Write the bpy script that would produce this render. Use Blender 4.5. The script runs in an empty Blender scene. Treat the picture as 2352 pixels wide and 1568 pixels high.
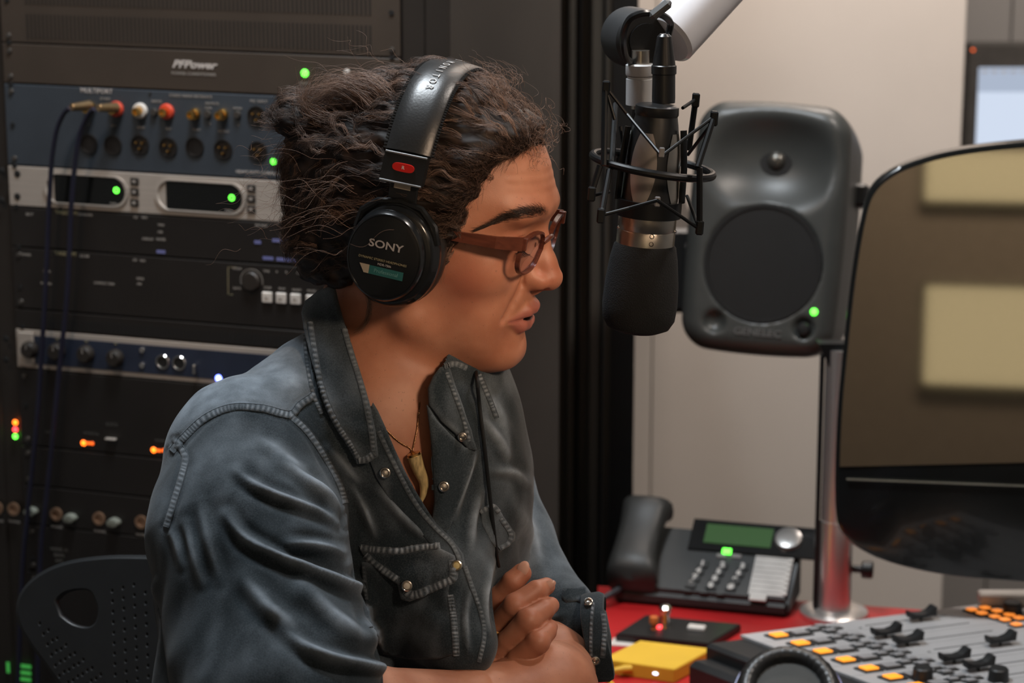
import bpy, bmesh, math, random
import numpy as np
from mathutils import Vector, Matrix
from mathutils.bvhtree import BVHTree
random.seed(7); np.random.seed(7)
SC = bpy.context.scene
COL = SC.collection
rad = math.radians
# ---------------------------------------------------------------- camera
FPX = 5553.0; PITCH = rad(13); CAM = np.array([0, 0, 1.68])
cR = np.array([1., 0, 0]); cU = np.array([0, math.sin(PITCH), math.cos(PITCH)]); cW = np.array([0, math.cos(PITCH), -math.sin(PITCH)])
cam = bpy.data.cameras.new('camera'); camo = bpy.data.objects.new('camera', cam); COL.objects.link(camo)
camo.location = CAM; camo.rotation_euler = (rad(90) - PITCH, 0, 0)
cam.sensor_width = 36; cam.lens = FPX * 36 / 2352
cam.dof.use_dof = True; cam.dof.focus_distance = 2.02; cam.dof.aperture_fstop = 7.5
cam.clip_start = .05
SC.camera = camo
SC.view_settings.view_transform = 'Standard'; SC.view_settings.look = 'None'
SC.view_settings.gamma = 1; SC.view_settings.exposure = 0.0; SC.view_settings.use_curve_mapping = False
# ---------------------------------------------------------------- world and lights
W = bpy.data.worlds.new('world'); SC.world = W; W.use_nodes = True
W.node_tree.nodes['Background'].inputs[0].default_value = (.75, .85, 1, 1)
W.node_tree.nodes['Background'].inputs[1].default_value = .035

def P0(x, y, d=2.0): return CAM + cR * ((x - 1176) / FPX * d) - cU * ((y - 784) / FPX * d) + cW * d
def area(name, loc, target, sx, sy, power, col):
    l = bpy.data.lights.new(name, 'AREA'); l.shape = 'RECTANGLE'; l.size = sx; l.size_y = sy; l.energy = power; l.color = col
    o = bpy.data.objects.new(name, l); COL.objects.link(o); o.location = loc
    o.rotation_euler = (Vector(target) - Vector(loc)).to_track_quat('-Z', 'Y').to_euler()
    return o
def spot(name, loc, target, power, col, ang, r=.12, blend=.8):
    l = bpy.data.lights.new(name, 'SPOT'); l.energy = power; l.color = col; l.spot_size = rad(ang); l.spot_blend = blend; l.shadow_soft_size = r
    o = bpy.data.objects.new(name, l); COL.objects.link(o); o.location = loc; o.rotation_euler = (Vector(target) - Vector(loc)).to_track_quat('-Z', 'Y').to_euler(); return o
area('ceiling_panel_light', (-.26, 2.3, 2.62), (-.15, 2.08, 1.1), .4, .4, 25, (.87, .94, 1))
area('wall_wash_light', (0.62, 3.45, 2.6), (.55, 4.0, 1.7), .8, .15, 32, (1, .87, .78))
spot('face_fill_spot', (.80, .75, 2.0), tuple(P0(1190, 620)), 78, (1, .72, .50), 14, .12)  # added spot brightening the face; no such lamp is known
area('front_ceiling_light', (.95, 2.15, 2.64), (.5, 3.6, .9), .16, .16, 15, (1, .89, .80))
spot('hand_fill_spot', (.80, .75, 2.05), tuple(P0(1215, 1490)), 46, (1, .76, .58), 10, .10)  # added spot brightening the hand and forearm
area('fill_light', (1.3, 1.2, 1.9), (0.2, 2.2, 1.1), .5, .4, .5, (1, .82, .68))
spot('rack_haze_fill', (-.9, 1.7, 2.5), (-.36, 2.72, 1.42), 34, (1, .76, .58), 40, .15, 1.)  # added spot standing in for the warm glass haze over the rack
area('front_wall_fill', (0.3, -1.6, 2.66), (0.3, -2.4, 1.6), 1.4, .3, 30, (1, .86, .70))  # added lamp so the front wall shows up in the monitor screen

# ---------------------------------------------------------------- helpers
def P(x, y, d):
    return CAM + cR * ((x - 1176) / FPX * d) - cU * ((y - 784) / FPX * d) + cW * d
def PV(x, y, d): return Vector(P(x, y, d))
def proj(p):
    q = np.asarray(p) - CAM; d = q @ cW
    return 1176 + FPX * (q @ cR) / d, 784 - FPX * (q @ cU) / d, d
def onplane(x, y, o, n):
    d = P(x, y, 1) - CAM; t = ((np.asarray(o) - CAM) @ np.asarray(n)) / (d @ np.asarray(n)); return CAM + d * t

def mat(name, col, rough=.5, metal=0., emit=None, es=0., var=.12, scale=40., bump=0., bscale=200., spec=.5, trans=0., sheen=0., coat=0., alpha=1., sss=0., anis=None):
    m = bpy.data.materials.new(name); m.use_nodes = True; nt = m.node_tree; b = nt.nodes['Principled BSDF']
    L = nt.links
    b.inputs['Roughness'].default_value = rough; b.inputs['Metallic'].default_value = metal
    b.inputs['Specular IOR Level'].default_value = spec
    b.inputs['Transmission Weight'].default_value = trans
    b.inputs['Sheen Weight'].default_value = sheen; b.inputs['Coat Weight'].default_value = coat
    b.inputs['Alpha'].default_value = alpha
    if sss: b.inputs['Subsurface Weight'].default_value = sss; b.inputs['Subsurface Scale'].default_value = .006
    if emit: b.inputs['Emission Color'].default_value = (*emit, 1); b.inputs['Emission Strength'].default_value = es
    b.inputs['Base Color'].default_value = (*col, 1)
    tc = nt.nodes.new('ShaderNodeTexCoord')
    if var > 0:
        n = nt.nodes.new('ShaderNodeTexNoise'); n.inputs['Scale'].default_value = scale; n.inputs['Detail'].default_value = 4
        mp = nt.nodes.new('ShaderNodeVectorMath'); mp.operation = 'MULTIPLY'; mp.inputs[1].default_value = anis or (1, 1, 1)
        L.new(tc.outputs['Object'], mp.inputs[0]); L.new(mp.outputs[0], n.inputs['Vector'])
        r = nt.nodes.new('ShaderNodeMapRange'); r.inputs['From Min'].default_value = .3; r.inputs['From Max'].default_value = .7
        r.inputs['To Min'].default_value = 1 - var; r.inputs['To Max'].default_value = 1 + var
        L.new(n.outputs['Fac'], r.inputs['Value'])
        v = nt.nodes.new('ShaderNodeVectorMath'); v.operation = 'SCALE'; v.inputs[0].default_value = col
        L.new(r.outputs[0], v.inputs['Scale']); L.new(v.outputs[0], b.inputs['Base Color'])
    if bump > 0:
        n2 = nt.nodes.new('ShaderNodeTexNoise'); n2.inputs['Scale'].default_value = bscale; n2.inputs['Detail'].default_value = 3
        L.new(tc.outputs['Object'], n2.inputs['Vector'])
        bm_ = nt.nodes.new('ShaderNodeBump'); bm_.inputs['Strength'].default_value = bump; bm_.inputs['Distance'].default_value = .001
        L.new(n2.outputs['Fac'], bm_.inputs['Height']); L.new(bm_.outputs[0], b.inputs['Normal'])
    return m

def tag(o, label=None, cat=None, group=None, kind=None):
    if label: o['label'] = label
    if cat: o['category'] = cat
    if group: o['group'] = group
    if kind: o['kind'] = kind
    return o
def empty(name, M, label=None, cat=None, group=None):
    o = bpy.data.objects.new(name, None); COL.objects.link(o)
    o.matrix_world = M if isinstance(M, Matrix) else Matrix.Translation(Vector(M)); o.empty_display_size = .02
    return tag(o, label, cat, group)
def frame(o, x, y=None, z=None):
    """matrix from origin and axes"""
    x = Vector(x).normalized()
    if z is None: z = x.cross(Vector(y)).normalized(); y = z.cross(x)
    else: z = Vector(z).normalized(); y = z.cross(x).normalized(); z = x.cross(y)
    M = Matrix.Identity(4)
    for i in range(3): M[i][0] = x[i]; M[i][1] = y[i]; M[i][2] = z[i]; M[i][3] = o[i]
    return M
def along(a, b):
    """matrix whose z runs from a to b"""
    a = Vector(a); b = Vector(b); q = (b - a).to_track_quat('Z', 'Y')
    M = q.to_matrix().to_4x4(); M.translation = a; return M

class MB:
    def __init__(s): s.v = []; s.f = []
    def add(s, vs, fs, M=None):
        k = len(s.v)
        if M is not None: vs = [M @ Vector(v) for v in vs]
        s.v += [tuple(v) for v in vs]; s.f += [tuple(i + k for i in f) for f in fs]; return s
    def box(s, c, d, M=None, bev=0., seg=1):
        bm = bmesh.new(); bmesh.ops.create_cube(bm, size=1)
        for v in bm.verts: v.co = Vector((v.co.x * d[0] + c[0], v.co.y * d[1] + c[1], v.co.z * d[2] + c[2]))
        if bev > 0: bmesh.ops.bevel(bm, geom=bm.edges[:], offset=bev, segments=seg, affect='EDGES', profile=.5)
        s.frombm(bm, M); bm.free(); return s
    def frombm(s, bm, M=None):
        bm.verts.index_update()
        return s.add([v.co.copy() for v in bm.verts], [[v.index for v in f.verts] for f in bm.faces], M)
    def lathe(s, prof, M=None, n=24, sx=1., sy=1., arc=None):
        """prof: list of (r, z); axis z"""
        vs = []; fs = []; m = len(prof); full = arc is None
        k = n if full else n + 1
        for i in range(k):
            a = 2 * math.pi * i / n if full else arc[0] + (arc[1] - arc[0]) * i / n
            for r, z in prof: vs.append((r * math.cos(a) * sx, r * math.sin(a) * sy, z))
        for i in range(n):
            j = (i + 1) % k
            for q in range(m - 1): fs.append((i * m + q, j * m + q, j * m + q + 1, i * m + q + 1))
        if full:
            if prof[0][0] > 1e-6: fs.append(tuple(i * m for i in range(n))[::-1])
            if prof[-1][0] > 1e-6: fs.append(tuple(i * m + m - 1 for i in range(n)))
        return s.add(vs, fs, M)
    def cyl(s, a, b, r, r2=None, n=16, bev=0.):
        r2 = r if r2 is None else r2; L = (Vector(b) - Vector(a)).length
        pr = [(r, 0), (r2, L)] if bev <= 0 else [(r - bev, 0), (r, bev), (r2, L - bev), (r2 - bev, L)]
        return s.lathe(pr, along(a, b), n)
    def tube(s, pts, r, n=8, closed=False, caps=True, flat=1.):
        pts = [Vector(p) for p in pts]; m = len(pts); vs = []; fs = []
        rs = r if hasattr(r, '__len__') else [r] * m
        up = None
        for i, p in enumerate(pts):
            t = (pts[(i + 1) % m] - pts[i - 1]) if closed else (pts[min(i + 1, m - 1)] - pts[max(i - 1, 0)])
            t.normalize()
            if up is None: up = t.orthogonal().normalized()
            up = (up - t * up.dot(t)); up.normalize(); w = t.cross(up)
            for k in range(n):
                a = 2 * math.pi * k / n
                vs.append(p + (up * math.cos(a) + w * math.sin(a) * flat) * rs[i])
        for i in range(m if closed else m - 1):
            j = (i + 1) % m
            for k in range(n):
                l = (k + 1) % n; fs.append((i * n + k, i * n + l, j * n + l, j * n + k))
        if not closed and caps: fs.append(tuple(range(n))[::-1]); fs.append(tuple((m - 1) * n + k for k in range(n)))
        return s.add(vs, fs)
    def prism(s, poly, z0, z1, M=None):
        n = len(poly); vs = [(x, y, z0) for x, y in poly] + [(x, y, z1) for x, y in poly]
        fs = [tuple(range(n))[::-1], tuple(range(n, 2 * n))] + [(i, (i + 1) % n, n + (i + 1) % n, n + i) for i in range(n)]
        return s.add(vs, fs, M)
    def sphere(s, c, r, n=12, M=None):
        rr = r if hasattr(r, '__len__') else (r, r, r)
        T = Matrix.Translation(Vector(c)) @ Matrix.Diagonal((*rr, 1)); T = T if M is None else M @ T
        return s.lathe([(math.sin(math.pi * i / n), -math.cos(math.pi * i / n)) for i in range(n + 1)], T, 2 * n)
    def build(s, name, m, parent=None, smooth=True, label=None, kind=None, angle=35, local=True):
        me = bpy.data.meshes.new(name); me.from_pydata(s.v, [], s.f); me.materials.append(m)
        o = bpy.data.objects.new(name, me); COL.objects.link(o)
        bm = bmesh.new(); bm.from_mesh(me); bmesh.ops.recalc_face_normals(bm, faces=bm.faces[:])
        if smooth:
            for e in bm.edges:
                if len(e.link_faces) == 2 and e.calc_face_angle(0) > rad(angle): e.smooth = False
            for f in bm.faces: f.smooth = True
        bm.to_mesh(me); bm.free()
        if parent is not None:
            o.parent = parent
            if not local: o.matrix_parent_inverse = parent_world(parent).inverted()
        return tag(o, label, None, None, kind)
def parent_world(p):
    M = p.matrix_basis.copy()
    while p.parent is not None:
        M = p.parent.matrix_basis @ p.matrix_parent_inverse @ M; p = p.parent
    return M
def link_copy(o, parent=None):
    c = o.copy(); COL.objects.link(c); c.parent = parent; return c
def copy_tree(o, parent=None):
    c = link_copy(o, parent)
    for ch in [x for x in bpy.data.objects if x.parent == o]: copy_tree(ch, c)
    return c
def text(s, size, m, M, parent=None, ext=.0002, align='CENTER', name='lettering', shear=0., space=1., bold=0., sx=1.):
    c = bpy.data.curves.new(name, 'FONT'); c.body = s; c.size = size; c.extrude = ext; c.align_x = align; c.align_y = 'CENTER'
    c.shear = shear; c.space_character = space; c.offset = bold; c.materials.append(m); c.resolution_u = 3
    t = bpy.data.objects.new(name, c)
    COL.objects.link(t); bpy.context.view_layer.update()
    me = bpy.data.meshes.new_from_object(t.evaluated_get(bpy.context.evaluated_depsgraph_get()))
    COL.objects.unlink(t); bpy.data.objects.remove(t)
    if not me.materials: me.materials.append(m)
    o = bpy.data.objects.new(name, me); COL.objects.link(o)
    if parent is not None: o.parent = parent
    o.matrix_basis = M @ Matrix.Diagonal((sx, 1, 1, 1))
    return o
def smooth_path(pts, n=6):
    """Catmull-Rom"""
    p = [np.array(q, float) for q in pts]; p = [2 * p[0] - p[1]] + p + [2 * p[-1] - p[-2]]; out = []
    for i in range(1, len(p) - 2):
        for k in range(n):
            t = k / n
            out.append(.5 * (2 * p[i] + (p[i + 1] - p[i - 1]) * t + (2 * p[i - 1] - 5 * p[i] + 4 * p[i + 1] - p[i + 2]) * t * t + (3 * p[i] - p[i - 1] - 3 * p[i + 1] + p[i + 2]) * t ** 3))
    out.append(p[-2]); return out
# ---- distance fields and surface nets
def smin(a, b, k):
    h = np.clip(.5 + .5 * (b - a) / k, 0, 1); return b + (a - b) * h - k * h * (1 - h)
def smax(a, b, k): return -smin(-a, -b, k)
def ell(p, c, r):
    q = p - np.array(c); r = np.array(r); k0 = np.linalg.norm(q / r, axis=1); k1 = np.linalg.norm(q / r ** 2, axis=1)
    return k0 * (k0 - 1) / np.maximum(k1, 1e-6)
def rc(p, a, b, ra, rb):
    a = np.array(a, float); b = np.array(b, float); ab = b - a; t = np.clip(((p - a) @ ab) / (ab @ ab), 0, 1)
    return np.linalg.norm(p - a - t[:, None] * ab, axis=1) - (ra + (rb - ra) * t)
def chain(p, pts, rs, k):
    d = None
    for i in range(len(pts) - 1):
        e = rc(p, pts[i], pts[i + 1], rs[i], rs[i + 1]); d = e if d is None else smin(d, e, k)
    return d
def nets(f, lo, hi, h, refine=3):
    lo = np.array(lo, float); hi = np.array(hi, float); cs = 4
    n = np.ceil((hi - lo) / (h * cs)).astype(int); N = n * cs + 1
    g = [lo[i] + h * cs * (np.arange(n[i]) + .5) for i in range(3)]
    X = np.stack(np.meshgrid(*g, indexing='ij'), -1).reshape(-1, 3)
    cv = f(X).reshape(n)
    V = np.repeat(np.repeat(np.repeat(cv, cs, 0), cs, 1), cs, 2)
    V = np.pad(V, ((0, 1),) * 3, mode='edge')
    near = np.abs(cv) < h * cs * 1.9
    nr = np.repeat(np.repeat(np.repeat(near, cs, 0), cs, 1), cs, 2); nr = np.pad(nr, ((0, 1),) * 3, mode='edge')
    nr[1:] |= nr[:-1]; nr[:, 1:] |= nr[:, :-1]; nr[:, :, 1:] |= nr[:, :, :-1]
    idx = np.argwhere(nr); vals = np.empty(len(idx))
    for s in range(0, len(idx), 400000): vals[s:s + 400000] = f(lo + h * idx[s:s + 400000])
    V[nr] = vals
    S = V < 0
    c = sum(S[i:S.shape[0] - 1 + i, j:S.shape[1] - 1 + j, k:S.shape[2] - 1 + k].astype(np.int8) for i in (0, 1) for j in (0, 1) for k in (0, 1))
    act = (c > 0) & (c < 8); ids = -np.ones(act.shape, int); A = np.argwhere(act); ids[act] = np.arange(len(A))
    acc = np.zeros((len(A), 3)); cnt = np.zeros(len(A))
    for ax in range(3):
        e = np.eye(3, dtype=int)[ax]; o1, o2 = [a for a in range(3) if a != ax]
        for u in (0, 1):
            for w in (0, 1):
                off = np.zeros(3, int); off[o1] = u; off[o2] = w
                a = A + off; b = a + e; va = V[tuple(a.T)]; vb = V[tuple(b.T)]; m = (va < 0) != (vb < 0)
                t = np.where(m, va / np.where(m, va - vb, 1), 0)
                acc += np.where(m[:, None], a + t[:, None] * e, 0); cnt += m
    P_ = lo + h * acc / cnt[:, None]
    F_ = []
    for ax in range(3):
        e = np.eye(3, dtype=int)[ax]; o1, o2 = [(1, 2), (2, 0), (0, 1)][ax]
        sh = [slice(None)] * 3; s2 = [slice(None)] * 3; sh[ax] = slice(0, -1); s2[ax] = slice(1, None)
        cr = S[tuple(sh)] != S[tuple(s2)]; E_ = np.argwhere(cr)
        ok = (E_[:, o1] > 0) & (E_[:, o2] > 0) & (E_[:, o1] < act.shape[o1]) & (E_[:, o2] < act.shape[o2]) & (E_[:, ax] < act.shape[ax]); E_ = E_[ok]
        d1 = np.eye(3, dtype=int)[o1]; d2 = np.eye(3, dtype=int)[o2]
        q = np.stack([ids[tuple((E_ - a * d1 - b * d2).T)] for a, b in ((0, 0), (1, 0), (1, 1), (0, 1))], 1)
        ins = S[tuple(E_.T)]; q[~ins] = q[~ins][:, ::-1]; F_.append(q)
    F_ = np.concatenate(F_); F_ = F_[(F_ >= 0).all(1)]
    for _ in range(refine):
        v = f(P_); e = h * .3; G = np.stack([f(P_ + e * np.eye(3)[i]) - f(P_ - e * np.eye(3)[i]) for i in range(3)], 1) / (2 * e)
        g2 = (G ** 2).sum(1); P_ = P_ - (np.clip(v / np.maximum(g2, .2), -h, h))[:, None] * G * .8
    return P_, F_, G / np.sqrt(np.maximum(g2, 1e-9))[:, None]
def npmesh(name, V, F_, m, parent=None, attrs={}):
    me = bpy.data.meshes.new(name); F_ = np.asarray(F_); k = F_.shape[1]
    me.vertices.add(len(V)); me.vertices.foreach_set('co', np.asarray(V, np.float32).ravel())
    me.loops.add(F_.size); me.loops.foreach_set('vertex_index', F_.ravel().astype(np.int32))
    me.polygons.add(len(F_)); me.polygons.foreach_set('loop_start', np.arange(0, F_.size, k, dtype=np.int32))
    me.polygons.foreach_set('use_smooth', np.ones(len(F_), bool))
    me.update(calc_edges=True); me.materials.append(m)
    for a, val in attrs.items():
        at = me.attributes.new(a, 'FLOAT', 'POINT'); at.data.foreach_set('value', np.asarray(val, np.float32))
    o = bpy.data.objects.new(name, me); COL.objects.link(o)
    if parent is not None: o.parent = parent; o.matrix_parent_inverse = parent_world(parent).inverted()
    return o
def bvh_of(V, F_): return BVHTree.FromPolygons([Vector(v) for v in V], [tuple(int(i) for i in f) for f in F_])
def projv(X):
    q = X - CAM; d = q @ cW; return np.stack([1176 + FPX * (q @ cR) / d, 784 - FPX * (q @ cU) / d], 1)
def segdist(xy, pts):
    """distance (px) to a polyline, and position along it 0..1"""
    best = np.full(len(xy), 1e9); tt = np.zeros(len(xy)); n = len(pts) - 1
    for i in range(n):
        a = np.array(pts[i], float); b = np.array(pts[i + 1], float); ab = b - a
        t = np.clip(((xy - a) @ ab) / (ab @ ab), 0, 1); d = np.linalg.norm(xy - a - t[:, None] * ab, axis=1)
        m = d < best; best[m] = d[m]; tt[m] = (i + t[m]) / n
    return best, tt
def near(p, lo, hi, fn, m=.04):
    """fn only for the points near a box; farther ones get the distance to the box"""
    q = np.maximum(np.maximum(lo - p, p - hi), 0); dd = np.sqrt((q ** 2).sum(1)); k = dd < m
    out = dd + .0
    if k.any(): out[k] = fn(p[k])
    return out
def boxof(pts, r):
    a = np.array(pts); return a.min(0) - r, a.max(0) + r
V_ = lambda a: Vector(a)
def nsin(X, f, seed):
    r = np.random.RandomState(seed); out = np.zeros(len(X))
    for i in range(10):
        k = r.normal(size=3); k *= f * (.6 + .9 * r.rand()) / np.linalg.norm(k); out += np.sin(X @ k + r.rand() * 6.28)
    return out / 3.2
def node_mix(nt, a, b, fac):
    m = nt.nodes.new('ShaderNodeMix'); m.data_type = 'RGBA'
    for s_, v in ((m.inputs['A'], a), (m.inputs['B'], b), (m.inputs['Factor'], fac)):
        if isinstance(v, (tuple, float)): s_.default_value = (*v, 1) if isinstance(v, tuple) else v
        else: nt.links.new(v, s_)
    return m.outputs['Result']
def attr(nt, n):
    a = nt.nodes.new('ShaderNodeAttribute'); a.attribute_name = n; return a.outputs['Fac']
def noise(nt, scale, detail=4, anis=(1, 1, 1), lo=.35, hi=.65, tlo=0., thi=1.):
    tc = nt.nodes.new('ShaderNodeTexCoord'); mp = nt.nodes.new('ShaderNodeVectorMath'); mp.operation = 'MULTIPLY'; mp.inputs[1].default_value = anis
    n = nt.nodes.new('ShaderNodeTexNoise'); n.inputs['Scale'].default_value = scale; n.inputs['Detail'].default_value = detail
    nt.links.new(tc.outputs['Object'], mp.inputs[0]); nt.links.new(mp.outputs[0], n.inputs['Vector'])
    r = nt.nodes.new('ShaderNodeMapRange'); nt.links.new(n.outputs['Fac'], r.inputs['Value'])
    for k, v in (('From Min', lo), ('From Max', hi), ('To Min', tlo), ('To Max', thi)): r.inputs[k].default_value = v
    return r.outputs[0]
def mth(nt, op, a, b=None):
    m = nt.nodes.new('ShaderNodeMath'); m.operation = op
    for s_, v in ((m.inputs[0], a), (m.inputs[1], b)):
        if v is None: continue
        if isinstance(v, (int, float)): s_.default_value = v
        else: nt.links.new(v, s_)
    return m.outputs[0]
# ================================================================ ROOM
wallm = mat('beige_wall_paint', (.58, .53, .48), .75, var=.05, scale=3, bump=.1, bscale=300)
greywall = mat('grey_wall_paint', (.30, .29, .28), .75, var=.05, scale=3)
darkdoor = mat('dark_grey_door', (.088, .086, .078), .45, var=.18, scale=2.5, anis=(6, 6, .3))
darkgap = mat('black_rubber', (.008, .009, .010), .6); floorm = mat('carpet', (.05, .05, .055), .95, bump=.5, bscale=500); ceilm = mat('ceiling_tile', (.5, .5, .48), .9)
def struct(name, c, d, m, parent=None, bev=0.):
    b = MB(); b.box(c, d, bev=bev); return b.build(name, m, parent, smooth=False, kind='structure')
struct('floor', (.2, 1.2, -.02), (4.6, 7.4, .04), floorm); struct('ceiling', (.2, 1.2, 2.84), (4.6, 7.4, .04), ceilm)
wb = struct('wall_back', (.4725, 4.06, 1.4), (.545, .12, 2.84), wallm)
for x0, x1 in ((.2, .236), (.238, .745)): 
    b = MB(); b.box(((x0 + x1) / 2, 3.994, 1.4), (x1 - x0, .02, 2.84), bev=.001); b.build('panel', wallm, wb, smooth=False)
wr = struct('wall_right', (1.35, 4.72, 1.4), (1.5, .1, 2.84), greywall)
for x0, x1 in ((.6, .955), (.96, 1.6), (1.605, 2.1)):
    b = MB(); b.box(((x0 + x1) / 2, 4.664, 1.4), (x1 - x0, .02, 2.84), bev=.001); b.build('panel', greywall, wr, smooth=False)
struct('wall_side', (2.14, 1.2, 1.4), (.1, 7.4, 2.84), greywall); struct('wall_left', (-1.7, 1.2, 1.4), (.1, 7.4, 2.84), greywall)
struct('wall_behind_rack', (-.9, 3.75, 1.4), (1.7, .1, 2.84), greywall)
d1 = struct('door_1', (.012, 3.40, 1.4), (.28, .05, 2.84), darkdoor)
for x, w, y, m in ((-.118, .012, 3.365, darkgap), (-.006, .003, 3.372, darkgap), (.083, .010, 3.355, darkdoor), (.094, .004, 3.35, darkgap), (.116, .014, 3.35, darkdoor), (.128, .004, 3.345, darkgap)):
    b = MB(); b.box((x, y, 1.4), (w, .04, 2.84), bev=.002); b.build('door_frame', m, d1, smooth=False)
struct('door_jamb', (.158, 3.62, 1.4), (.035, .5, 2.84), darkgap)
struct('trim_1', (.60, 3.99, .05), (.3, .02, .1), darkgap)
# control room side: front wall behind the camera, seen only as a reflection
wf = struct('wall_front', (.2, -2.45, 1.4), (4.6, .1, 2.84), mat('warm_wall_paint', (.42, .34, .27), .8))
# ================================================================ EQUIPMENT RACK
goldink = mat('gold_print', (.30, .27, .16), .6, var=0)
ra = rad(19); RO = P(500, 430, 2.78); rU = np.array([math.cos(ra), -math.sin(ra), 0]); rW = np.array([math.sin(ra), math.cos(ra), 0]); rN = -rW
RM = frame(RO, rU, rW, (0, 0, 1))
def rp(x, y, off=0.):
    o = RO + rN * off; p = onplane(x, y, o, rN) - RO; return p @ rU, p[2]
UC = -.0215; UW = .500
rack_black = mat('rack_black', (.022, .018, .015), .5, var=.2, scale=8); faceblk = mat('faceplate_black', (.014, .012, .011), .42, var=.2, scale=10)
facebrn = mat('faceplate_brown_hazed', (.052, .040, .031), .5, var=.15, scale=8); blueg = mat('blue_grey_panel', (.040, .052, .068), .5, var=.15, scale=8)  # brown and rack black raised to put the warm glass haze into colour
silv = mat('brushed_silver', (.46, .42, .38), .42, .25, var=.08, scale=30, anis=(.3, 1, 8)); chrome = mat('chrome', (.75, .73, .70), .15, 1., var=0); bluep = mat('blue_panel', (.018, .026, .050), .45)
goldc = mat('gold_contact', (.80, .48, .14), .22, 1.); whitep = mat('white_plastic', (.62, .60, .57), .45); redp = mat('red_plastic', (.55, .06, .03), .4); dimprint = mat('dim_print', (.34, .32, .30), .6, var=0); brprint = mat('bright_print', (.55, .52, .50), .6, var=0)
blkgl = mat('display_black', (.006, .007, .007), .12, var=0); copper = mat('copper_ring', (.32, .20, .13), .4, .5); bluebtn = mat('blue_print', (.16, .18, .42), .5, var=0)
def led_mat(n, c, s): return mat(n, (.02, .02, .02), .4, var=0, emit=c, es=s)
ledg = led_mat('led_green', (.12, 1, .06), 4); ledr = led_mat('led_red', (1, .05, .06), 4); ledo = led_mat('led_orange', (1, .16, .01), 5); ledb = led_mat('led_blue', (.12, .16, 1), 14); ledlo = led_mat('led_orange_dim', (1, .13, .01), 2)
rack = empty('equipment_rack', RM @ Matrix.Translation((UC, 0, -1.4)), 'tall black equipment rack behind the seated person', 'rack')
def rbx(parent, name, c, d, m, bev=.0, **k):
    b = MB(); b.box(c, d, bev=bev); o = b.build(name, m, parent, smooth=bev > 0, **k); return o
for s_ in (-1, 1):
    r_ = rbx(rack, 'rail', (s_ * .262, .012, 1.4 - .45), (.030, .02, 2.2), rack_black, .001)
    b = MB()
    for i in range(46): b.cyl((s_ * .2405 + 0, -.0052, .1 + i * .0486), (s_ * .2405, -.003, .1 + i * .0486), .003, n=8)
    b.build('hole', darkgap, r_, kind='stuff')
    rbx(rack, 'side_panel', (s_ * .292, .20, .95), (.03, .40, 2.2), rack_black, .003)
rbx(rack, 'back_panel', (0, .40, .95), (.55, .02, 2.2), rack_black); rbx(rack, 'base', (0, .20, .03), (.61, .42, .22), rack_black, .004)
def unit(label, v0, v1, m, cat='rack unit', name='rack_unit', depth=.3, proud=.004, screws=True):
    u = empty(name, RM @ Matrix.Translation((UC, 0, v0)), label, cat)
    h = v1 - v0 - .0012
    f = rbx(u, 'faceplate', (0, -proud / 2 + .0, h / 2 + .0006), (UW, proud, h), m, .0008)
    rbx(u, 'housing', (0, depth / 2 + .003, h / 2), (.43, depth, h * .92), rack_black)
    if screws:
        zs = (.008, h - .008)
        for s_ in (-1, 1):
            for z in zs:
                b = MB(); b.lathe([(0, .0022), (.0030, .0018), (.0036, 0)], frame((s_ * .2405, -proud, z), (1, 0, 0), z=(0, -1, 0)), 10); b.build('screw', screwm, u)
    def at(x, y, off=.004):
        a, b_ = rp(x, y, off); return a - UC, -off, b_ - v0
    return u, at
screwm = mat('screw_steel', (.14, .13, .12), .35, .8)
RF = lambda p, e=.0: frame((p[0], p[1] - e, p[2]), (1, 0, 0), z=(0, -1, 0))
def disc(parent, name, p, r, m, h=.002, n=16, label=None, r2=None):
    b = MB(); b.lathe([(r, 0), (r, h * .6), ((r2 or r) * .85, h), (0, h)], RF(p), n); return b.build(name, m, parent, label=label)
def led(parent, p, r, m, name='led', label=None):
    b = MB(); b.sphere((0, 0, 0), (r, r, r * .6), 6, RF(p)); return b.build(name, m, parent, label=label)
def txt(parent, s, p, size, m, **k): return text(s, size, m, RF(p, .0004), parent, **k)
def slots(parent, v0, v1, n=84, rows=1, m=None):
    b = MB(); hh = (v1 - v0) / rows
    for r_ in range(rows):
        for i in range(n): b.box((-.215 + .43 * i / (n - 1), -.0042, hh * (r_ + .5)), (.0024, .0006, hh * .72))
    b.build('slot', m or darkgap, parent, kind='stuff', smooth=False)
u, at = unit('dark brown blank panel topmost in the rack', .2460, .335, facebrn)
u, at = unit('dark brown slotted vent panel above the power conditioner', .1575, .2455, facebrn); slots(u, .004, .084, 84, 2, mat('vent_slot', (.018, .014, .011), .7))
u, at = unit('dark brown power conditioner with slanted white logo and green light', .1100, .1570, facebrn)
txt(u, 'PFPower', at(445, 149), .0120, brprint, shear=.35, bold=.0004, sx=1.25); txt(u, 'POWER CONDITIONER', at(445, 170), .0046, dimprint, sx=1.15); led(u, at(700, 168), .0046, ledg, label='green power light'); txt(u, 'POWER', at(700, 192), .0038, dimprint); disc(u, 'knob', at(797, 165), .0035, whitep, .003)
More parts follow.
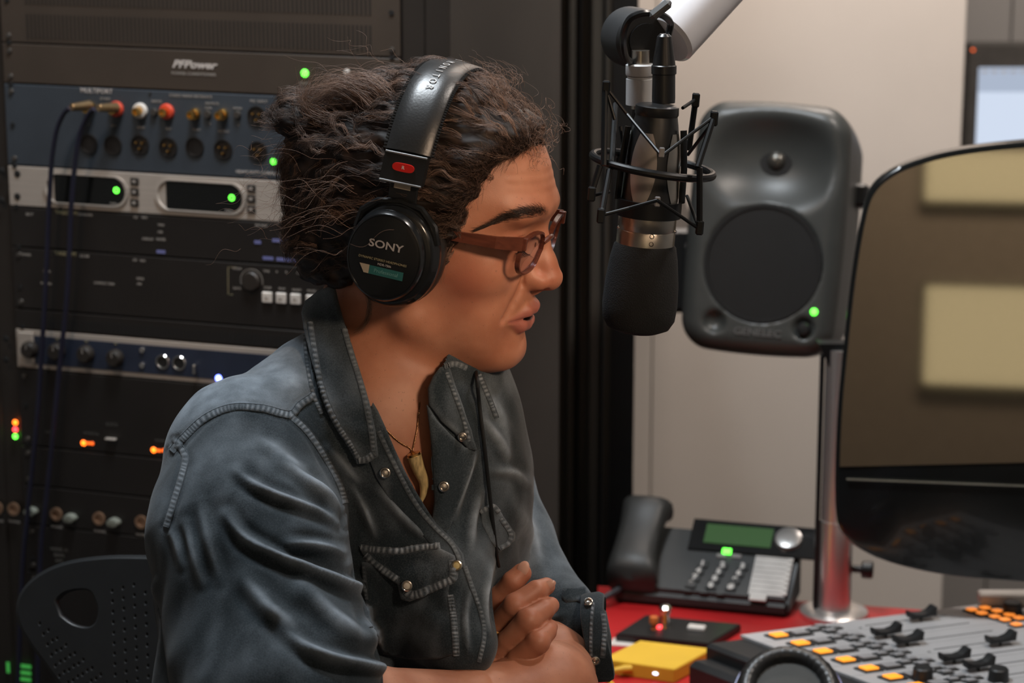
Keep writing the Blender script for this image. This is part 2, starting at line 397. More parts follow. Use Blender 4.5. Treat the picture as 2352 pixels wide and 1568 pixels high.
# blue-grey connector panel
u, at = unit('blue-grey two-space connector panel with gold and red sockets', .0130, .1095, blueg, 'connector panel', 'connector_panel')
for s, x, y, z, m in (('MULTIPORT', 222, 209, .0078, brprint), ('ST-RX2', 242, 227, .0040, dimprint), ('STEREO AUDIO INTERFACE', 438, 221, .0044, dimprint), ('INPUTS', 360, 233, .0040, dimprint), ('OUTPUTS', 487, 238, .0040, dimprint), ('GAIN', 479, 248, .0035, dimprint), ('MIC INPUT', 595, 233, .0046, dimprint), ('PHONE', 546, 249, .0034, dimprint), ('HEAVY DUTY CONNECTOR', 600, 397, .0050, brprint),
                      ('1', 205, 286, .0035, dimprint), ('LEFT', 262, 289, .0035, dimprint), ('RIGHT', 325, 293, .0035, dimprint), ('LEFT', 388, 296, .0035, dimprint), ('RIGHT', 453, 298, .0035, dimprint), ('OUTPUT', 514, 302, .0036, dimprint), ('2', 483, 285, .0034, dimprint), ('4', 548, 287, .0034, dimprint)):
    txt(u, s, at(x, y), z, m)
for x, y, cm, lab in ((323, 254, whitep, 'white-ringed gold socket'), (384, 256, redp, 'red-ringed gold socket'), (208, 247, goldc, None), (268, 250, redp, None), (448, 262, goldc, None), (512, 263, goldc, None)):
    p = at(x, y); g = disc(u, 'phono_socket', p, .0092 if cm in (whitep, redp) else .0068, cm, .005, 18, lab)
    b = MB(); b.lathe([(.0050, .004), (.0050, .013), (.0030, .013), (.0030, .010), (0, .010)], RF(p), 14); b.build('contact', goldc, g)
for x, y in ((355, 257), (478, 262), (546, 263)): disc(u, 'button', at(x, y), .0045, screwm, .004)
for i, (x, y, pins) in enumerate(((205, 330, 0), (260, 333, 0), (322, 332, 3), (387, 338, 3), (448, 337, 0), (513, 343, 3), (593, 347, 3), (590, 266, 3), (672, 350, 3))):
    p = at(x, y); b = MB(); b.lathe([(.0115, 0), (.0115, .0018), (.0098, .0018), (.0094, .0004), (0, .0004)], RF(p), 22); g = b.build('xlr_socket', faceblk, u)
    for k in range(pins):
        a = rad(90 + 120 * k + 180); b = MB(); b.lathe([(.0014, 0), (.0014, .0035), (0, .004)], RF((p[0] + .0045 * math.cos(a), p[1] - .0005, p[2] + .0045 * math.sin(a))), 8); b.build('pin', goldc, g)
led(u, at(628, 371), .0036, ledg); disc(u, 'screw', at(345, 215), .0018, darkgap, .001)
# silver unit
u, at = unit('silver rack unit with two oval black displays', -.0360, .0125, silv, screws=False)
for (x0, y0, x1, y1), lx, ly in (((104, 398, 292, 466), 267, 437), ((360, 414, 562, 484), 532, 454)):
    a = at(x0, (y0 + y1) / 2 - 4); c = at(x1, (y0 + y1) / 2 + 4); w = c[0] - a[0]; h = .0355; cx_ = (a[0] + c[0]) / 2; cz = .0245
    ov = [(math.copysign(w / 2 - h / 2, math.cos(t)) + h / 2 * math.cos(t), h / 2 * math.sin(t)) for t in [math.pi * i / 16 + .01 for i in range(32)]]
    b = MB(); n = 32; vs = []
    for sc, z in ((1.03, 0), (1.03, .0022), (.97, .0022), (.95, .0003)): vs += [(x * sc if abs(x) < w else x, y * sc, z) for x, y in ov]
    fs = [(k * n + i, k * n + (i + 1) % n, (k + 1) * n + (i + 1) % n, (k + 1) * n + i) for k in range(3) for i in range(n)]
    b.add(vs, fs, RF((cx_, -.004, cz))); g = b.build('oval_bezel', silv, u)
    b = MB(); sc_ = [(x * .94, y * .93) for x, y in ov if x > 0] ; sc_ = [(-w / 2 + .0125, -h * .465)] + sorted(sc_, key=lambda q_: math.atan2(q_[1], q_[0] - w / 2 + h / 2)) + [(-w / 2 + .0125, h * .465)]
    b.prism(sc_, 0, .0008, RF((cx_, -.0042, cz))); dsp = b.build('display', blkgl, g, smooth=False)
    p = at(lx, ly, .006); b = MB(); b.tube([(p[0] + .0028 * math.cos(t), p[1], p[2] + .0028 * math.sin(t)) for t in [i * math.pi / 8 for i in range(16)]], .0008, 6, closed=True); b.build('led_ring', ledg, g)
    txt(g, 'DigiBus', (p[0] - .004, -.0052, .0105), .0032, dimprint)
for x, y in ((310, 416), (310, 440), (310, 465), (578, 432), (578, 456), (578, 480)):
    p = at(x, y); g = rbx(u, 'button', (p[0], -.005, p[2]), (.0105, .003, .0085), rack_black, .0008)
    b = MB(); b.box((p[0], -.0068, p[2]), (.004, .0006, .003)); b.build('icon', dimprint, g)
for x, y in ((40, 399), (40, 451), (4, 392), (4, 460)): disc(u, 'screw', at(x, y), .0042, darkgap, .001)
# two black players
u, at = unit('black player unit directly under the silver unit', -.0850, -.0365, faceblk, screws=False)
txt(u, 'TASCAM', at(152, 489), .0062, goldink, sx=1.2); txt(u, 'CD-PLAYER', at(196, 493), .0038, dimprint)
for s, x, y in (('CD', 312, 499), ('MP3', 332, 500), ('TIME', 370, 517), ('ON', 368, 533), ('DISPLAY', 340, 549), ('ENTER', 370, 550), ('EJECT', 68, 492), ('PHONES', 600, 518), ('CALL', 650, 522), ('MENU', 668, 524)): txt(u, s, at(x, y), .0040, dimprint)
for x, y, w in ((592, 556, .008), (648, 553, .024), (688, 556, .012)): p = at(x, y); rbx(u, 'indicator', (p[0], -.0044, p[2]), (w, .0008, .0035), bluebtn)
u, at = unit('black player unit with a row of white square keys', -.1600, -.0855, faceblk)
txt(u, 'TASCAM', at(150, 583), .0062, goldink, sx=1.2); txt(u, 'CD-500', at(194, 588), .0038, dimprint)
for s, x, y in (('CD', 310, 597), ('MP3', 328, 599), ('POWER', 60, 585), ('COMPACT DISC', 240, 651), ('OPEN', 322, 640), ('ON', 320, 652), ('LEVEL', 108, 623), ('PHONES', 106, 651), ('PITCH', 545, 617), ('DATA', 545, 662), ('TIME', 612, 623), ('A', 636, 624), ('B', 658, 625), ('CALL', 690, 627), ('MENU', 720, 630), ('STOP', 615, 661), ('PLAY', 648, 663), ('READY', 682, 666), ('PAUSE', 716, 668)): txt(u, s, at(x, y), .0038, dimprint)
for x, y, w in ((370, 578, .011), (616, 593, .013), (652, 596, .018), (690, 599, .016)): p = at(x, y); rbx(u, 'indicator', (p[0], -.0044, p[2]), (w, .0008, .0035), bluebtn)
p = at(578, 645); disc(u, 'dial', p, .0115, rack_black, .006, 24); b = MB(); b.tube([(p[0] + .014 * math.cos(t), p[1], p[2] + .014 * math.sin(t)) for t in [rad(200 - 12 * i) for i in range(19)]], .0004, 4); b.build('scale_mark', dimprint, u)
for x, y in ((615, 682), (647, 684), (680, 686), (716, 689)):
    p = at(x, y); g = rbx(u, 'key', (p[0], -.0055, p[2]), (.0125, .004, .0125), whitep, .001); b = MB(); b.prism([(-.002, -.0022), (.0024, 0), (-.002, .0022)], 0, .0004, RF((p[0], -.0076, p[2]))); b.build('icon', dimprint, g)
b = MB(); p0, p1 = at(524, 613), at(524, 676)
b.tube([(p0[0] + .01, p0[1], p0[2]), p0, p1, (p1[0] + .006, p1[1], p1[2])], .0004, 4); b.build('outline', goldink, u)
u, at = unit('black slotted vent panel above the blue preamplifier', -.1845, -.1605, faceblk, screws=False); slots(u, .003, .021, 84, 1)
# blue preamp with silver frame
u, at = unit('silver-framed dark blue preamplifier with a glowing blue light', -.2335, -.1850, silv, screws=False)
p = at(46, 800); w0 = p[0]; rbx(u, 'blue_panel', ((w0 + .212) / 2, -.0045, .0240), (.212 - w0, .0012, .0345), bluep)
rbx(u, 'rack_ear', (-.236, -.0055, .024), (.022, .003, .044), silv, .002); 
for x, y in ((14, 778), (14, 826)): disc(u, 'slot', at(x, y, .007), .0038, darkgap, .0008)
for x, y in ((72, 801), (134, 805), (201, 811), (268, 820)):
    p = at(x, y); g = disc(u, 'knob', p, .0105, rack_black, .012, 24, r2=.0095); rbx(g, 'pointer', (p[0], -.0168, p[2] + .005), (.0008, .0006, .006), dimprint)
    txt(u, 'IN', (p[0], -.0052, .0395), .0035, goldink)
for x, y in ((328, 803), (328, 838)): disc(u, 'screw', at(x, y), .0036, chrome, .003)
for x, y in ((375, 830), (413, 833)):
    p = at(x, y); disc(u, 'socket', p, .0085, darkgap, .0012, 22); b = MB(); b.tube([(p[0] + .0078 * math.cos(t), -.0058, p[2] + .0078 * math.sin(t)) for t in [i * math.pi / 12 for i in range(24)]], .0012, 6, closed=True); b.build('chrome_ring', chrome, u)
p = at(452, 845); rbx(u, 'toggle', (p[0], -.009, p[2]), (.0035, .008, .012), chrome, .001)
led(u, at(503, 868), .0044, ledb, label='bright blue light')
# lower units
u, at = unit('black rack unit with red, green and orange lights', -.3300, -.2340, faceblk)
for x, y, r, m in ((35, 970, .0034, ledo), (35, 986, .0034, ledr), (35, 1002, .0034, ledg), (192, 1017, .0034, ledo), (212, 1018, .0022, ledlo), (353, 1033, .0034, ledo), (376, 1034, .0022, ledlo)): led(u, at(x, y), r, m)
for x, y in ((202, 1017), (364, 1034)): p = at(x, y); rbx(u, 'indicator', (p[0], -.0045, p[2]), (.007, .001, .003), ledlo)
p = at(258, 1006); rbx(u, 'lever', (p[0], -.008, p[2]), (.014, .006, .0022), silv, .0008); txt(u, 'LOCK', at(258, 975), .006, mat('faint_print', (.08, .08, .075), .6, var=0))
faint = bpy.data.materials['faint_print']
for s, x, y in (('L-R', 110, 992), ('MONITOR', 210, 996), ('MONITOR', 374, 1013)): txt(u, s, at(x, y), .0045, faint)
u, at = unit('plain black blank panel above the row of copper jacks', -.3800, -.3305, faceblk)
u, at = unit('black unit with a row of copper jacks and pale knobs', -.4300, -.3805, faceblk, screws=False)
for x, y in ((-6, 1166), (32, 1168), (130, 1180), (228, 1190), (325, 1198)):
    p = at(x, y); b = MB(); b.lathe([(.0082, 0), (.0082, .0022), (.0048, .0022), (.0044, .0005), (0, .0005)], RF(p), 20); b.build('jack', copper, u); txt(u, 'PHONES', (p[0], p[1], p[2] - .0165), .0042, dimprint)
for x, y in ((75, 1172), (165, 1187), (265, 1197)):
    p = at(x, y); b = MB(); b.lathe([(.0065, 0), (.0058, .010), (0, .0105)], RF(p), 16, sx=1.25, sy=.8); b.build('knob', mat('pale_knob', (.20, .22, .19), .5) if x == 75 else bpy.data.materials['pale_knob'], u)
u, at = unit('black unit with small printed lines beside the chair', -.4900, -.4305, faceblk)
for i, s in enumerate(('MODEL 40', 'SERIES', 'AMP')): txt(u, s, at(136, 1262 + i * 13), .0052, mat('small_print', (.14, .14, .13), .6, var=0) if i == 0 else bpy.data.materials['small_print'])
u, at = unit('plain black blank panel above the green meters', -.5650, -.4905, faceblk)
u, at = unit('black unit with green level meters lowest in the rack', -.6800, -.5655, faceblk)
gm = led_mat('meter_green', (.10, .75, .12), .35)
for i in range(3): p = at(55, 1529 + i * 15); rbx(u, 'meter', (p[0], -.0045, p[2]), (.020, .001, .0045), gm)
p = at(19, 1532); rbx(u, 'meter', (p[0], -.0045, p[2]), (.004, .001, .014), gm)
# two cables plugged into the connector panel
cabm = mat('navy_cable', (.012, .013, .030), .45); plugm = mat('brass_plug', (.38, .27, .15), .3, .9)
for lab, pts, pa, pb_ in (('navy blue cable from the leftmost gold plug', [(160, 248), (146, 262), (130, 300), (120, 360), (115, 430), (110, 520), (106, 620), (100, 740), (93, 850), (86, 950), (74, 1070), (62, 1190), (50, 1320), (40, 1600)], (206, 242), (166, 246)),
                          ('navy blue cable from the plug beside the red ring', [(216, 250), (204, 262), (186, 300), (176, 350), (168, 420), (162, 500), (158, 600), (150, 720), (136, 850), (126, 950), (115, 1060), (102, 1180), (92, 1280), (84, 1600)], (268, 247), (228, 247))):
    c = empty('patch_cable', RM @ Matrix.Translation((rp(*pts[0])[0], -.04, rp(*pts[0])[1])), lab, 'cable'); Mi = c.matrix_world
    q3 = []
    for i, (x, y) in enumerate(pts):
        off = .036 - .018 * min(1, i / 8); a, b_ = rp(x, y, off); q3.append(RM @ Vector((a, -off, b_)))
    b = MB(); b.tube(smooth_path(q3, 4), .0030, 8); b.build('cable', cabm, c, local=False)
    a0 = rp(*pa, .010); a1 = rp(*pb_, .034); b = MB(); b.cyl(RM @ Vector((a0[0], -.010, a0[1])), RM @ Vector((a1[0], -.036, a1[1])), .0062, .0045, 16, bev=.0008); b.build('plug', plugm, c, local=False)
# ---- chair behind the person
chm = mat('chair_plastic', (.016, .018, .020), .42, var=.1)
chair = empty('office_chair', (-.30, 2.28, 0), 'dark office chair with a perforated back behind the person', 'chair')
CH = frame(P(200, 1430, 2.36), (math.cos(rad(12)), -math.sin(rad(12)), 0), z=(-.15, -.93, .30))
CHi = CH.inverted()
def cp(x, y):
    p = CHi @ Vector(onplane(x, y, np.array(CH.translation), np.array(CH.to_3x3().col[2]))); return p.x, p.y
crv = bpy.data.curves.new('backrest', 'CURVE'); crv.dimensions = '2D'; crv.fill_mode = 'BOTH'; crv.extrude = .0035; crv.bevel_depth = .0018; crv.bevel_resolution = 1; crv.resolution_u = 4
def loop2(pts):
    sp = crv.splines.new('POLY'); sp.points.add(len(pts) - 1); sp.use_cyclic_u = True
    for i, (x, y) in enumerate(pts): sp.points[i].co = (x, y, 0, 1)
outl = [cp(*a) for a in smooth_path([(600, 1300), (480, 1287), (345, 1284), (250, 1284), (165, 1295), (105, 1318), (66, 1350), (48, 1388), (53, 1430), (78, 1475), (115, 1525), (150, 1575), (190, 1640), (230, 1720), (300, 1760), (600, 1760), (800, 1700), (820, 1500), (760, 1350), (700, 1310)], 4)]
loop2(outl); loop2([cp(*a) for a in smooth_path([(128, 1378), (150, 1358), (185, 1350), (212, 1354), (225, 1375), (232, 1400), (226, 1430), (205, 1443), (170, 1436), (140, 1415)], 3)])
hx = []
for ax_, ay_ in ((262, 1357), (287, 1350), (312, 1343), (338, 1361)):
    for k in range(10): hx.append((ax_ + k * .9, ay_ + k * 24))
for r_ in range(11):
    for k in range(9):
        x, y = 96 + k * 20 + r_ * 9, 1432 + k * 17 + r_ * 24 - (k % 2) * 2
        if x < 255 + r_ * 2 and y < 1640 and not (120 < x < 240 and y < 1455): hx.append((x, y))
for x, y in hx:
    c_ = cp(x, y); loop2([(c_[0] + .0022 * math.cos(t), c_[1] + .0028 * math.sin(t)) for t in [i * math.pi / 3 for i in range(6)]][::-1])
to_ = bpy.data.objects.new('backrest', crv); COL.objects.link(to_); bpy.context.view_layer.update()
me = bpy.data.meshes.new_from_object(to_.evaluated_get(bpy.context.evaluated_depsgraph_get())); COL.objects.unlink(to_); bpy.data.objects.remove(to_)
me.materials.clear(); me.materials.append(chm); bo = bpy.data.objects.new('backrest', me); COL.objects.link(bo); bo.parent = chair; bo.matrix_basis = Matrix.Translation((.30, -2.28, 0)) @ CH
b = MB(); b.tube([CH @ Vector((x, y, .0)) for x, y in outl], .0045, 6, closed=True); b.build('edge_bead', chm, chair, local=False)
b = MB(); b.box((.13, .03, .50), (.48, .46, .05), bev=.02, seg=2); b.build('seat', mat('seat_fabric', (.03, .03, .035), .9), chair)
b = MB(); b.cyl((.13, .03, .12), (.13, .03, .48), .028); b.build('gas_column', chrome, chair)
b = MB(); b.tube([(.06, -.02, .50), (.02, .18, .55), (.10, .16, .80)], .014, 8); b.build('back_bracket', chm, chair)
for k in range(5):
    a = k * 2 * math.pi / 5; e = (.13 + .28 * math.cos(a), .03 + .28 * math.sin(a), .08); b = MB(); b.tube([(.13, .03, .12), e], [.022, .014], 8); lg = b.build('leg', chm, chair)
    b = MB(); b.cyl((e[0], e[1] - .02, .03), (e[0], e[1] + .02, .03), .03); b.build('caster', chm, lg)
# ================================================================ DESK AND WHAT STANDS ON IT
DZ = .68
def on(x, y, z=DZ): return Vector(onplane(x, y, (0, 0, z), (0, 0, 1.)))
redd = mat('red_desk', (.42, .012, .014), .42, var=.08, scale=10)
desk = empty('desk', (.45, 2.6, 0), 'red topped studio desk at the back wall', 'desk')
b = MB(); b.prism([(-.37, -.28), (.62, -.28), (.62, .12), (-.34, .343)], DZ - .03, DZ, None); b.build('desktop', redd, desk, smooth=False)
for x, y in ((-.32, -.22), (.56, -.22), (.56, .08), (-.30, .28)):
    b = MB(); b.cyl((x, y, 0), (x, y, DZ - .03), .025); b.build('leg', rack_black, desk)
blk = mat('black_plastic', (.008, .009, .010), .40, var=.1); gloss = mat('black_gloss', (.008, .009, .010), .20, var=.1, coat=.2)
leather = mat('black_leather', (.018, .018, .018), .36, var=.15, bump=.12, bscale=500, spec=.6)
# ---- loudspeaker
spm = mat('speaker_grey', (.045, .048, .046), .38, var=.06, spec=.5, bump=.05, bscale=400); conem = mat('cone_black', (.010, .012, .012), .26, var=.05, spec=.8); 
r5 = rad(5.0); sx_ = cR * math.cos(r5) - cU * math.sin(r5); su_ = cU * math.cos(r5) + cR * math.sin(r5)
ax_ = Vector(sx_ * .95 - np.array(cW) * .27).normalized(); up_ = Vector(su_)
SPO = P(1757, 520, 3.02)
SM = frame(SPO, ax_, up_); 
if (SM.to_3x3().col[2]).dot(Vector(CAM - SPO)) < 0: raise Exception('speaker flipped')
def splocal(x, y, off=0.):
    n = np.array(SM.to_3x3().col[2]); o = SPO + n * off; p = SM.inverted() @ Vector(onplane(x, y, o, n)); return p.x, p.y
SR = np.array(SM.to_3x3()).T
wc = splocal(1752, 605); tc_ = splocal(1775, 365); wr_ = abs(splocal(1752, 740)[1] - wc[1])
hw, hh_, hd = .0965, .158, .105
def spk_field(p):
    q = (p - SPO) @ SR.T; x, y, z = q[:, 0] - splc[0], q[:, 1] - splc[1], q[:, 2]
    zz = z + hd; tz = np.clip(-z / (2 * hd), 0, 1)
    wx = hw * (1 - .05 * (y / hh_) ** 2) * (1 - .10 * tz ** 2) + .004; wy = hh_ * (1 - .035 * (x / hw) ** 2) * (1 - .10 * tz ** 2) + .002
    a, b_, c = np.abs(x) - wx + .034, np.abs(y) - wy + .034, np.abs(zz) - hd + .026
    k = np.sqrt(np.maximum(a, 0) ** 2 + np.maximum(b_, 0) ** 2) + np.minimum(np.maximum(a, b_), 0) - .034
    d = np.sqrt(np.maximum(k + .026, 0) ** 2 + np.maximum(c, 0) ** 2) + np.minimum(np.maximum(k + .026, c), 0) - .026
    tx, ty = q[:, 0] - tc_[0], q[:, 1] - tc_[1]
    d = smax(d, -ell(np.stack([tx, ty, z], 1), (0, -.004, .012), (.078, .058, .040)), .022)
    wx_, wy_ = q[:, 0] - wc[0], q[:, 1] - wc[1]; rr = np.sqrt(wx_ ** 2 + wy_ ** 2)
    d = smax(d, -(np.maximum(rr - wr_, -z - .030)), .004)
    for px, py in ((1640, 738), (1845, 755)):
        c_ = splocal(px, py); d = smax(d, -ell(q, (*c_, .002), (.0145, .0145, .012)), .004)
    return d
splc = splocal(1752, 522)
kV, kF, _ = nets(spk_field, SPO - .24, SPO + .24, .004)
spk = empty('loudspeaker', SM @ Matrix.Translation((0, -hh_, -hd)), 'dark grey studio loudspeaker with a round woofer on a chrome pole', 'loudspeaker')
npmesh('cabinet', kV, kF, spm, spk)
def spt(x, y, off=0.): a = splocal(x, y, off); return SM @ Matrix.Translation((a[0], a[1], off))
def sl(b, name, m, parent=None, **k): return b.build(name, m, parent or spk, local=False, **k)
Mw = SM @ Matrix.Translation((wc[0], wc[1], 0))
b = MB(); b.lathe([(wr_ + .001, -.004), (wr_ - .001, -.001), (wr_ - .005, -.002), (wr_ - .008, -.006), (wr_ - .012, -.0035), (wr_ - .017, -.0065), (.045, -.013), (.030, -.021), (.018, -.0275), (.016, -.026), (.010, -.021), (0, -.019)], Mw, 48); wf_ = sl(b, 'woofer', conem)
b = MB(); b.lathe([(wr_ + .0005, -.001), (wr_ + .001, .0012), (wr_ - .003, .0012), (wr_ - .0035, -.003)], Mw, 48); sl(b, 'surround', blk, wf_)
Mt = SM @ Matrix.Translation((tc_[0], tc_[1], -.0295)); b = MB(); b.lathe([(.021, .003), (.017, .0005), (.0155, .001)], Mt, 32); tw_ = sl(b, 'tweeter', blk)
b = MB(); b.sphere((0, 0, .001), (.0125, .0125, .0085), 10, Mt); sl(b, 'dome', mat('dome_metal', (.10, .095, .085), .28, .7), tw_)
c_ = splocal(1845, 755); b = MB(); b.lathe([(.0085, -.010), (.0080, .001), (.0060, .003), (0, .0035)], SM @ Matrix.Translation((*c_, 0)), 20); sl(b, 'volume_knob', blk)
b = MB(); b.sphere((0, 0, 0), (.0045, .0045, .002), 8, SM @ Matrix.Translation((*splocal(1870, 716), .001))); sl(b, 'power_light', ledg, label='green power light')
t = text('GENELEC', .0125, mat('grey_logo', (.16, .16, .16), .4, .5, var=0), Matrix.Identity(4), spk, bold=.0003, sx=1.15); t.matrix_parent_inverse = parent_world(spk).inverted(); t.matrix_basis = SM @ Matrix.Translation((*splocal(1740, 764), .0012)) @ Matrix.Diagonal((1.15, 1, 1, 1))
b = MB(); b.box((0, 0, 0), (.02, .03, .05), SM @ Matrix.Translation((hw + .002, .055, -.13)), .004); sl(b, 'rear_bracket', blk)
# plate with two screws behind its left side
pl_ = empty('mounting_plate', PV(1570, 720, 3.22), 'black box with two pale screws behind the loudspeaker and microphone', 'junction box')
b = MB(); b.box((0, 0, 0), (.10, .112, .05), frame(P(1592, 622, 3.24), cR, cU), .006); b.build('box', blk, pl_, local=False)
for x, y in ((1582, 565), (1577, 672)): b = MB(); b.sphere((0, 0, 0), (.0045, .0045, .002), 6, frame(P(x, y, 3.212), cR, cU)); b.build('screw', mat('pale_screw', (.35, .33, .31), .5) if y == 565 else bpy.data.materials['pale_screw'], pl_, local=False)
b = MB(); b.box((0, 0, 0), (.04, .04, .78), Matrix.Translation(V_(P(1592, 622, 3.27)) + V_((0, .35, 0))) @ Matrix.Rotation(math.pi / 2, 4, 'X')); b.build('wall_arm', rack_black, pl_, local=False)
# ---- pole
base = on(1915, 1408); polem = mat('satin_metal', (.78, .74, .71), .32, .85, var=.03); pole = empty('speaker_pole', base, 'chrome pole on a round base carrying the loudspeaker', 'pole')
top = P(1900, 812, 1) ; hgt = 0
for zz in np.linspace(DZ, 1.3, 200):
    if proj((base.x, base.y, zz))[1] < 800: hgt = zz - DZ; break
b = MB(); b.lathe([(.042, 0), (.042, .004), (.036, .007), (.021, .008), (.0205, .012)], None, 40); b.build('base_flange', polem, pole)
b = MB(); b.lathe([(.0205, .008), (.0205, hgt * .36)], None, 32); b.build('sleeve', polem, pole)
b = MB(); b.lathe([(.0195, hgt * .36), (.0195, hgt)], None, 32); b.build('tube', polem, pole)
b = MB(); b.box((-.0235, 0, hgt * .5), (.005, .012, hgt * .96), bev=.002); b.build('shade_strip', blk, pole)  # black strip put in for the shaded left edge of the pole
b = MB(); b.cyl((.02, 0, .058), (.036, -.004, .058), .005); b.cyl((.032, -.003, .058), (.046, -.006, .058), .011, bev=.002); b.build('clamp_knob', blk, pole)
b = MB(); zb = hgt; b.prism([(-.030, .012), (.010, .012), (.010, -.006), (-.006, -.045), (-.012, -.045), (-.014, -.02)], -.012, .012, Matrix.Translation((0, 0, zb - .004)) @ Matrix.Rotation(math.pi / 2, 4, 'X')); b.build('bracket', blk, pole)
# ---- glossy dark monitor in front of the pole
mon = empty('large_monitor', (.62, 2.72, DZ), 'large dark glossy monitor with rounded corners beside the chrome pole', 'monitor')
MO = P(2210, 850, 2.74); MX = frame(MO, (math.cos(rad(8)), -math.sin(rad(8)), 0), (.0, .10, .995)); MXi = MX.inverted(); MN = np.array(MX.to_3x3().col[2])
def mp(x, y, off=0.): p = MXi @ Vector(onplane(x, y, MO + MN * off, MN)); return p.x, p.y
mo = [mp(*a) for a in smooth_path([(2352, 1340), (2180, 1325), (2060, 1300), (1985, 1270), (1940, 1235), (1921, 1190), (1918, 1080), (1924, 940), (1935, 820), (1955, 640), (1978, 500), (2000, 432), (2045, 390), (2110, 362), (2200, 340), (2352, 322), (2560, 310), (2700, 330), (2760, 420), (2780, 800), (2760, 1200), (2700, 1300), (2560, 1345)], 5)]
b = MB(); n = len(mo); cx_ = sum(p[0] for p in mo) / n; cy_ = sum(p[1] for p in mo) / n; vs = []
for sc, z in ((.90, -.075), (.97, -.06), (1.0, -.03), (1.0, -.010), (.992, -.002), (.975, .0)): vs += [(cx_ + (x - cx_) * sc, cy_ + (y - cy_) * sc, z) for x, y in mo]
fs = [(k * n + i, k * n + (i + 1) % n, (k + 1) * n + (i + 1) % n, (k + 1) * n + i) for k in range(5) for i in range(n)] + [tuple(range(n))[::-1], tuple(5 * n + i for i in range(n))]
b.add(vs, fs, MX); b.build('casing', mat('glossy_black_casing', (.006, .007, .007), .22, coat=.3), mon, local=False, angle=50)
scrm = mat('screen_glass', (.42, .39, .35), .035, 1., var=0)
nt = scrm.node_tree; pb = nt.nodes['Principled BSDF']; pb.inputs['Base Color'].default_value = (.34, .32, .28, 1)
yb = mp(1920, 1098)[1]; yr = mp(2352, 1118)[1]; ins = [(cx_ + (x - cx_) * .965, cy_ + (y - cy_) * .965) for x, y in mo]; top_ = [(x, y) for x, y in ins if y > yb + .004]
k0 = max(range(len(top_)), key=lambda i: (Vector(top_[i]) - Vector(top_[i - 1])).length); top_ = top_[k0:] + top_[:k0]
b = MB(); b.prism(top_, .0, .0015, MX); b.build('screen', scrm, mon, local=False, smooth=False)
b = MB(); p0 = mp(1425, 1040, .004); xl, xr = mp(1924, 1098)[0] + .010, mp(2762, 1098)[0] - .010; b.box(((xl + xr) / 2, yb, .0030), (xr - xl, .0016, .0024), MX); b.build('bezel_edge', mat('dull_edge', (.16, .15, .12), .5), mon, local=False)
b = MB(); b.cyl(MX @ Vector((cx_, cy_ + .05, -.05)), (MO[0] + .32, MO[1] + .02, DZ + .01), .025); b.cyl((MO[0] + .32, MO[1] + .02, DZ), (MO[0] + .32, MO[1] + .02, DZ + .014), .06); b.build('stand', blk, mon, local=False)
def reflect_to(x, y, Y):
    p = np.array(onplane(x, y, MO, MN)); d = p - CAM; d /= np.linalg.norm(d); r = d - 2 * (d @ MN) * MN; t = (Y - p[1]) / r[1]; return p + r * t
blm = mat('glow_strip_warm', (.5, .45, .3), .8, var=0, emit=(1, .82, .50), es=.95); blf = mat('glow_panel_frame', (.12, .10, .08), .6)  # unseen glowing panels added to give the screen its yellow reflections
for i, (q0, q1) in enumerate((((2128, 345), (2640, 470)), ((2128, 655), (2640, 900)))):
    a, c = reflect_to(*q0, -2.38), reflect_to(*q1, -2.38); x0, x1 = sorted((a[0], c[0])); z0, z1 = sorted((a[2], c[2]))
    wn = struct('glow_panel_%d' % (i + 1), ((x0 + x1) / 2, -2.39, (z0 + z1) / 2), (x1 - x0 + .03, .02, z1 - z0 + .03), blf); ns_ = max(4, int((z1 - z0) / .024))
    for k in range(ns_): b = MB(); b.box(((x0 + x1) / 2, -2.372, z0 + (z1 - z0) * (k + .5) / ns_), (x1 - x0, .006, (z1 - z0) / ns_ * .86)); b.build('glow_strip', blm, wn, smooth=False)
# ---- far monitor on the grey wall
fm = empty('far_monitor', (.86, 4.6, 1.0), 'small far monitor with a bright pale screen on the grey wall', 'monitor')
FO = P(2340, 225, 4.55); FMX = frame(FO, (1, 0, 0), z=(0, -1, 0))
b = MB(); b.box((0, -.01, 0), (.205, .23, .03), FMX, .004); b.build('bezel', mat('monitor_bezel', (.07, .065, .06), .5), fm, local=False)
scm = mat('lit_screen', (.02, .02, .02), .3, var=0, emit=(.60, .68, .82), es=1.05); scb = mat('lit_screen_header', (.02, .02, .02), .3, var=0, emit=(.42, .49, .62), es=.95)
b = MB(); b.box((.007, -.015, .016), (.175, .148, .002), FMX); s1 = b.build('screen', scm, fm, local=False)
b = MB(); b.box((.007, .036, .0175), (.175, .045, .001), FMX); b.build('header', scb, s1, local=False)
b = MB()
for i in range(9): b.box((-.07 + i * .018, .052, .0182), (.009, .004, .0006), FMX)
b.build('toolbar_icon', whitep, s1, kind='stuff', local=False)
b = MB(); b.sphere((-.093, .092, .016), (.003, .0025, .001), 5, FMX); b.build('light', ledlo, fm, local=False)
b = MB(); b.box((0, 0, -.04), (.06, .06, .07), FMX); b.build('wall_mount', rack_black, fm, local=False)
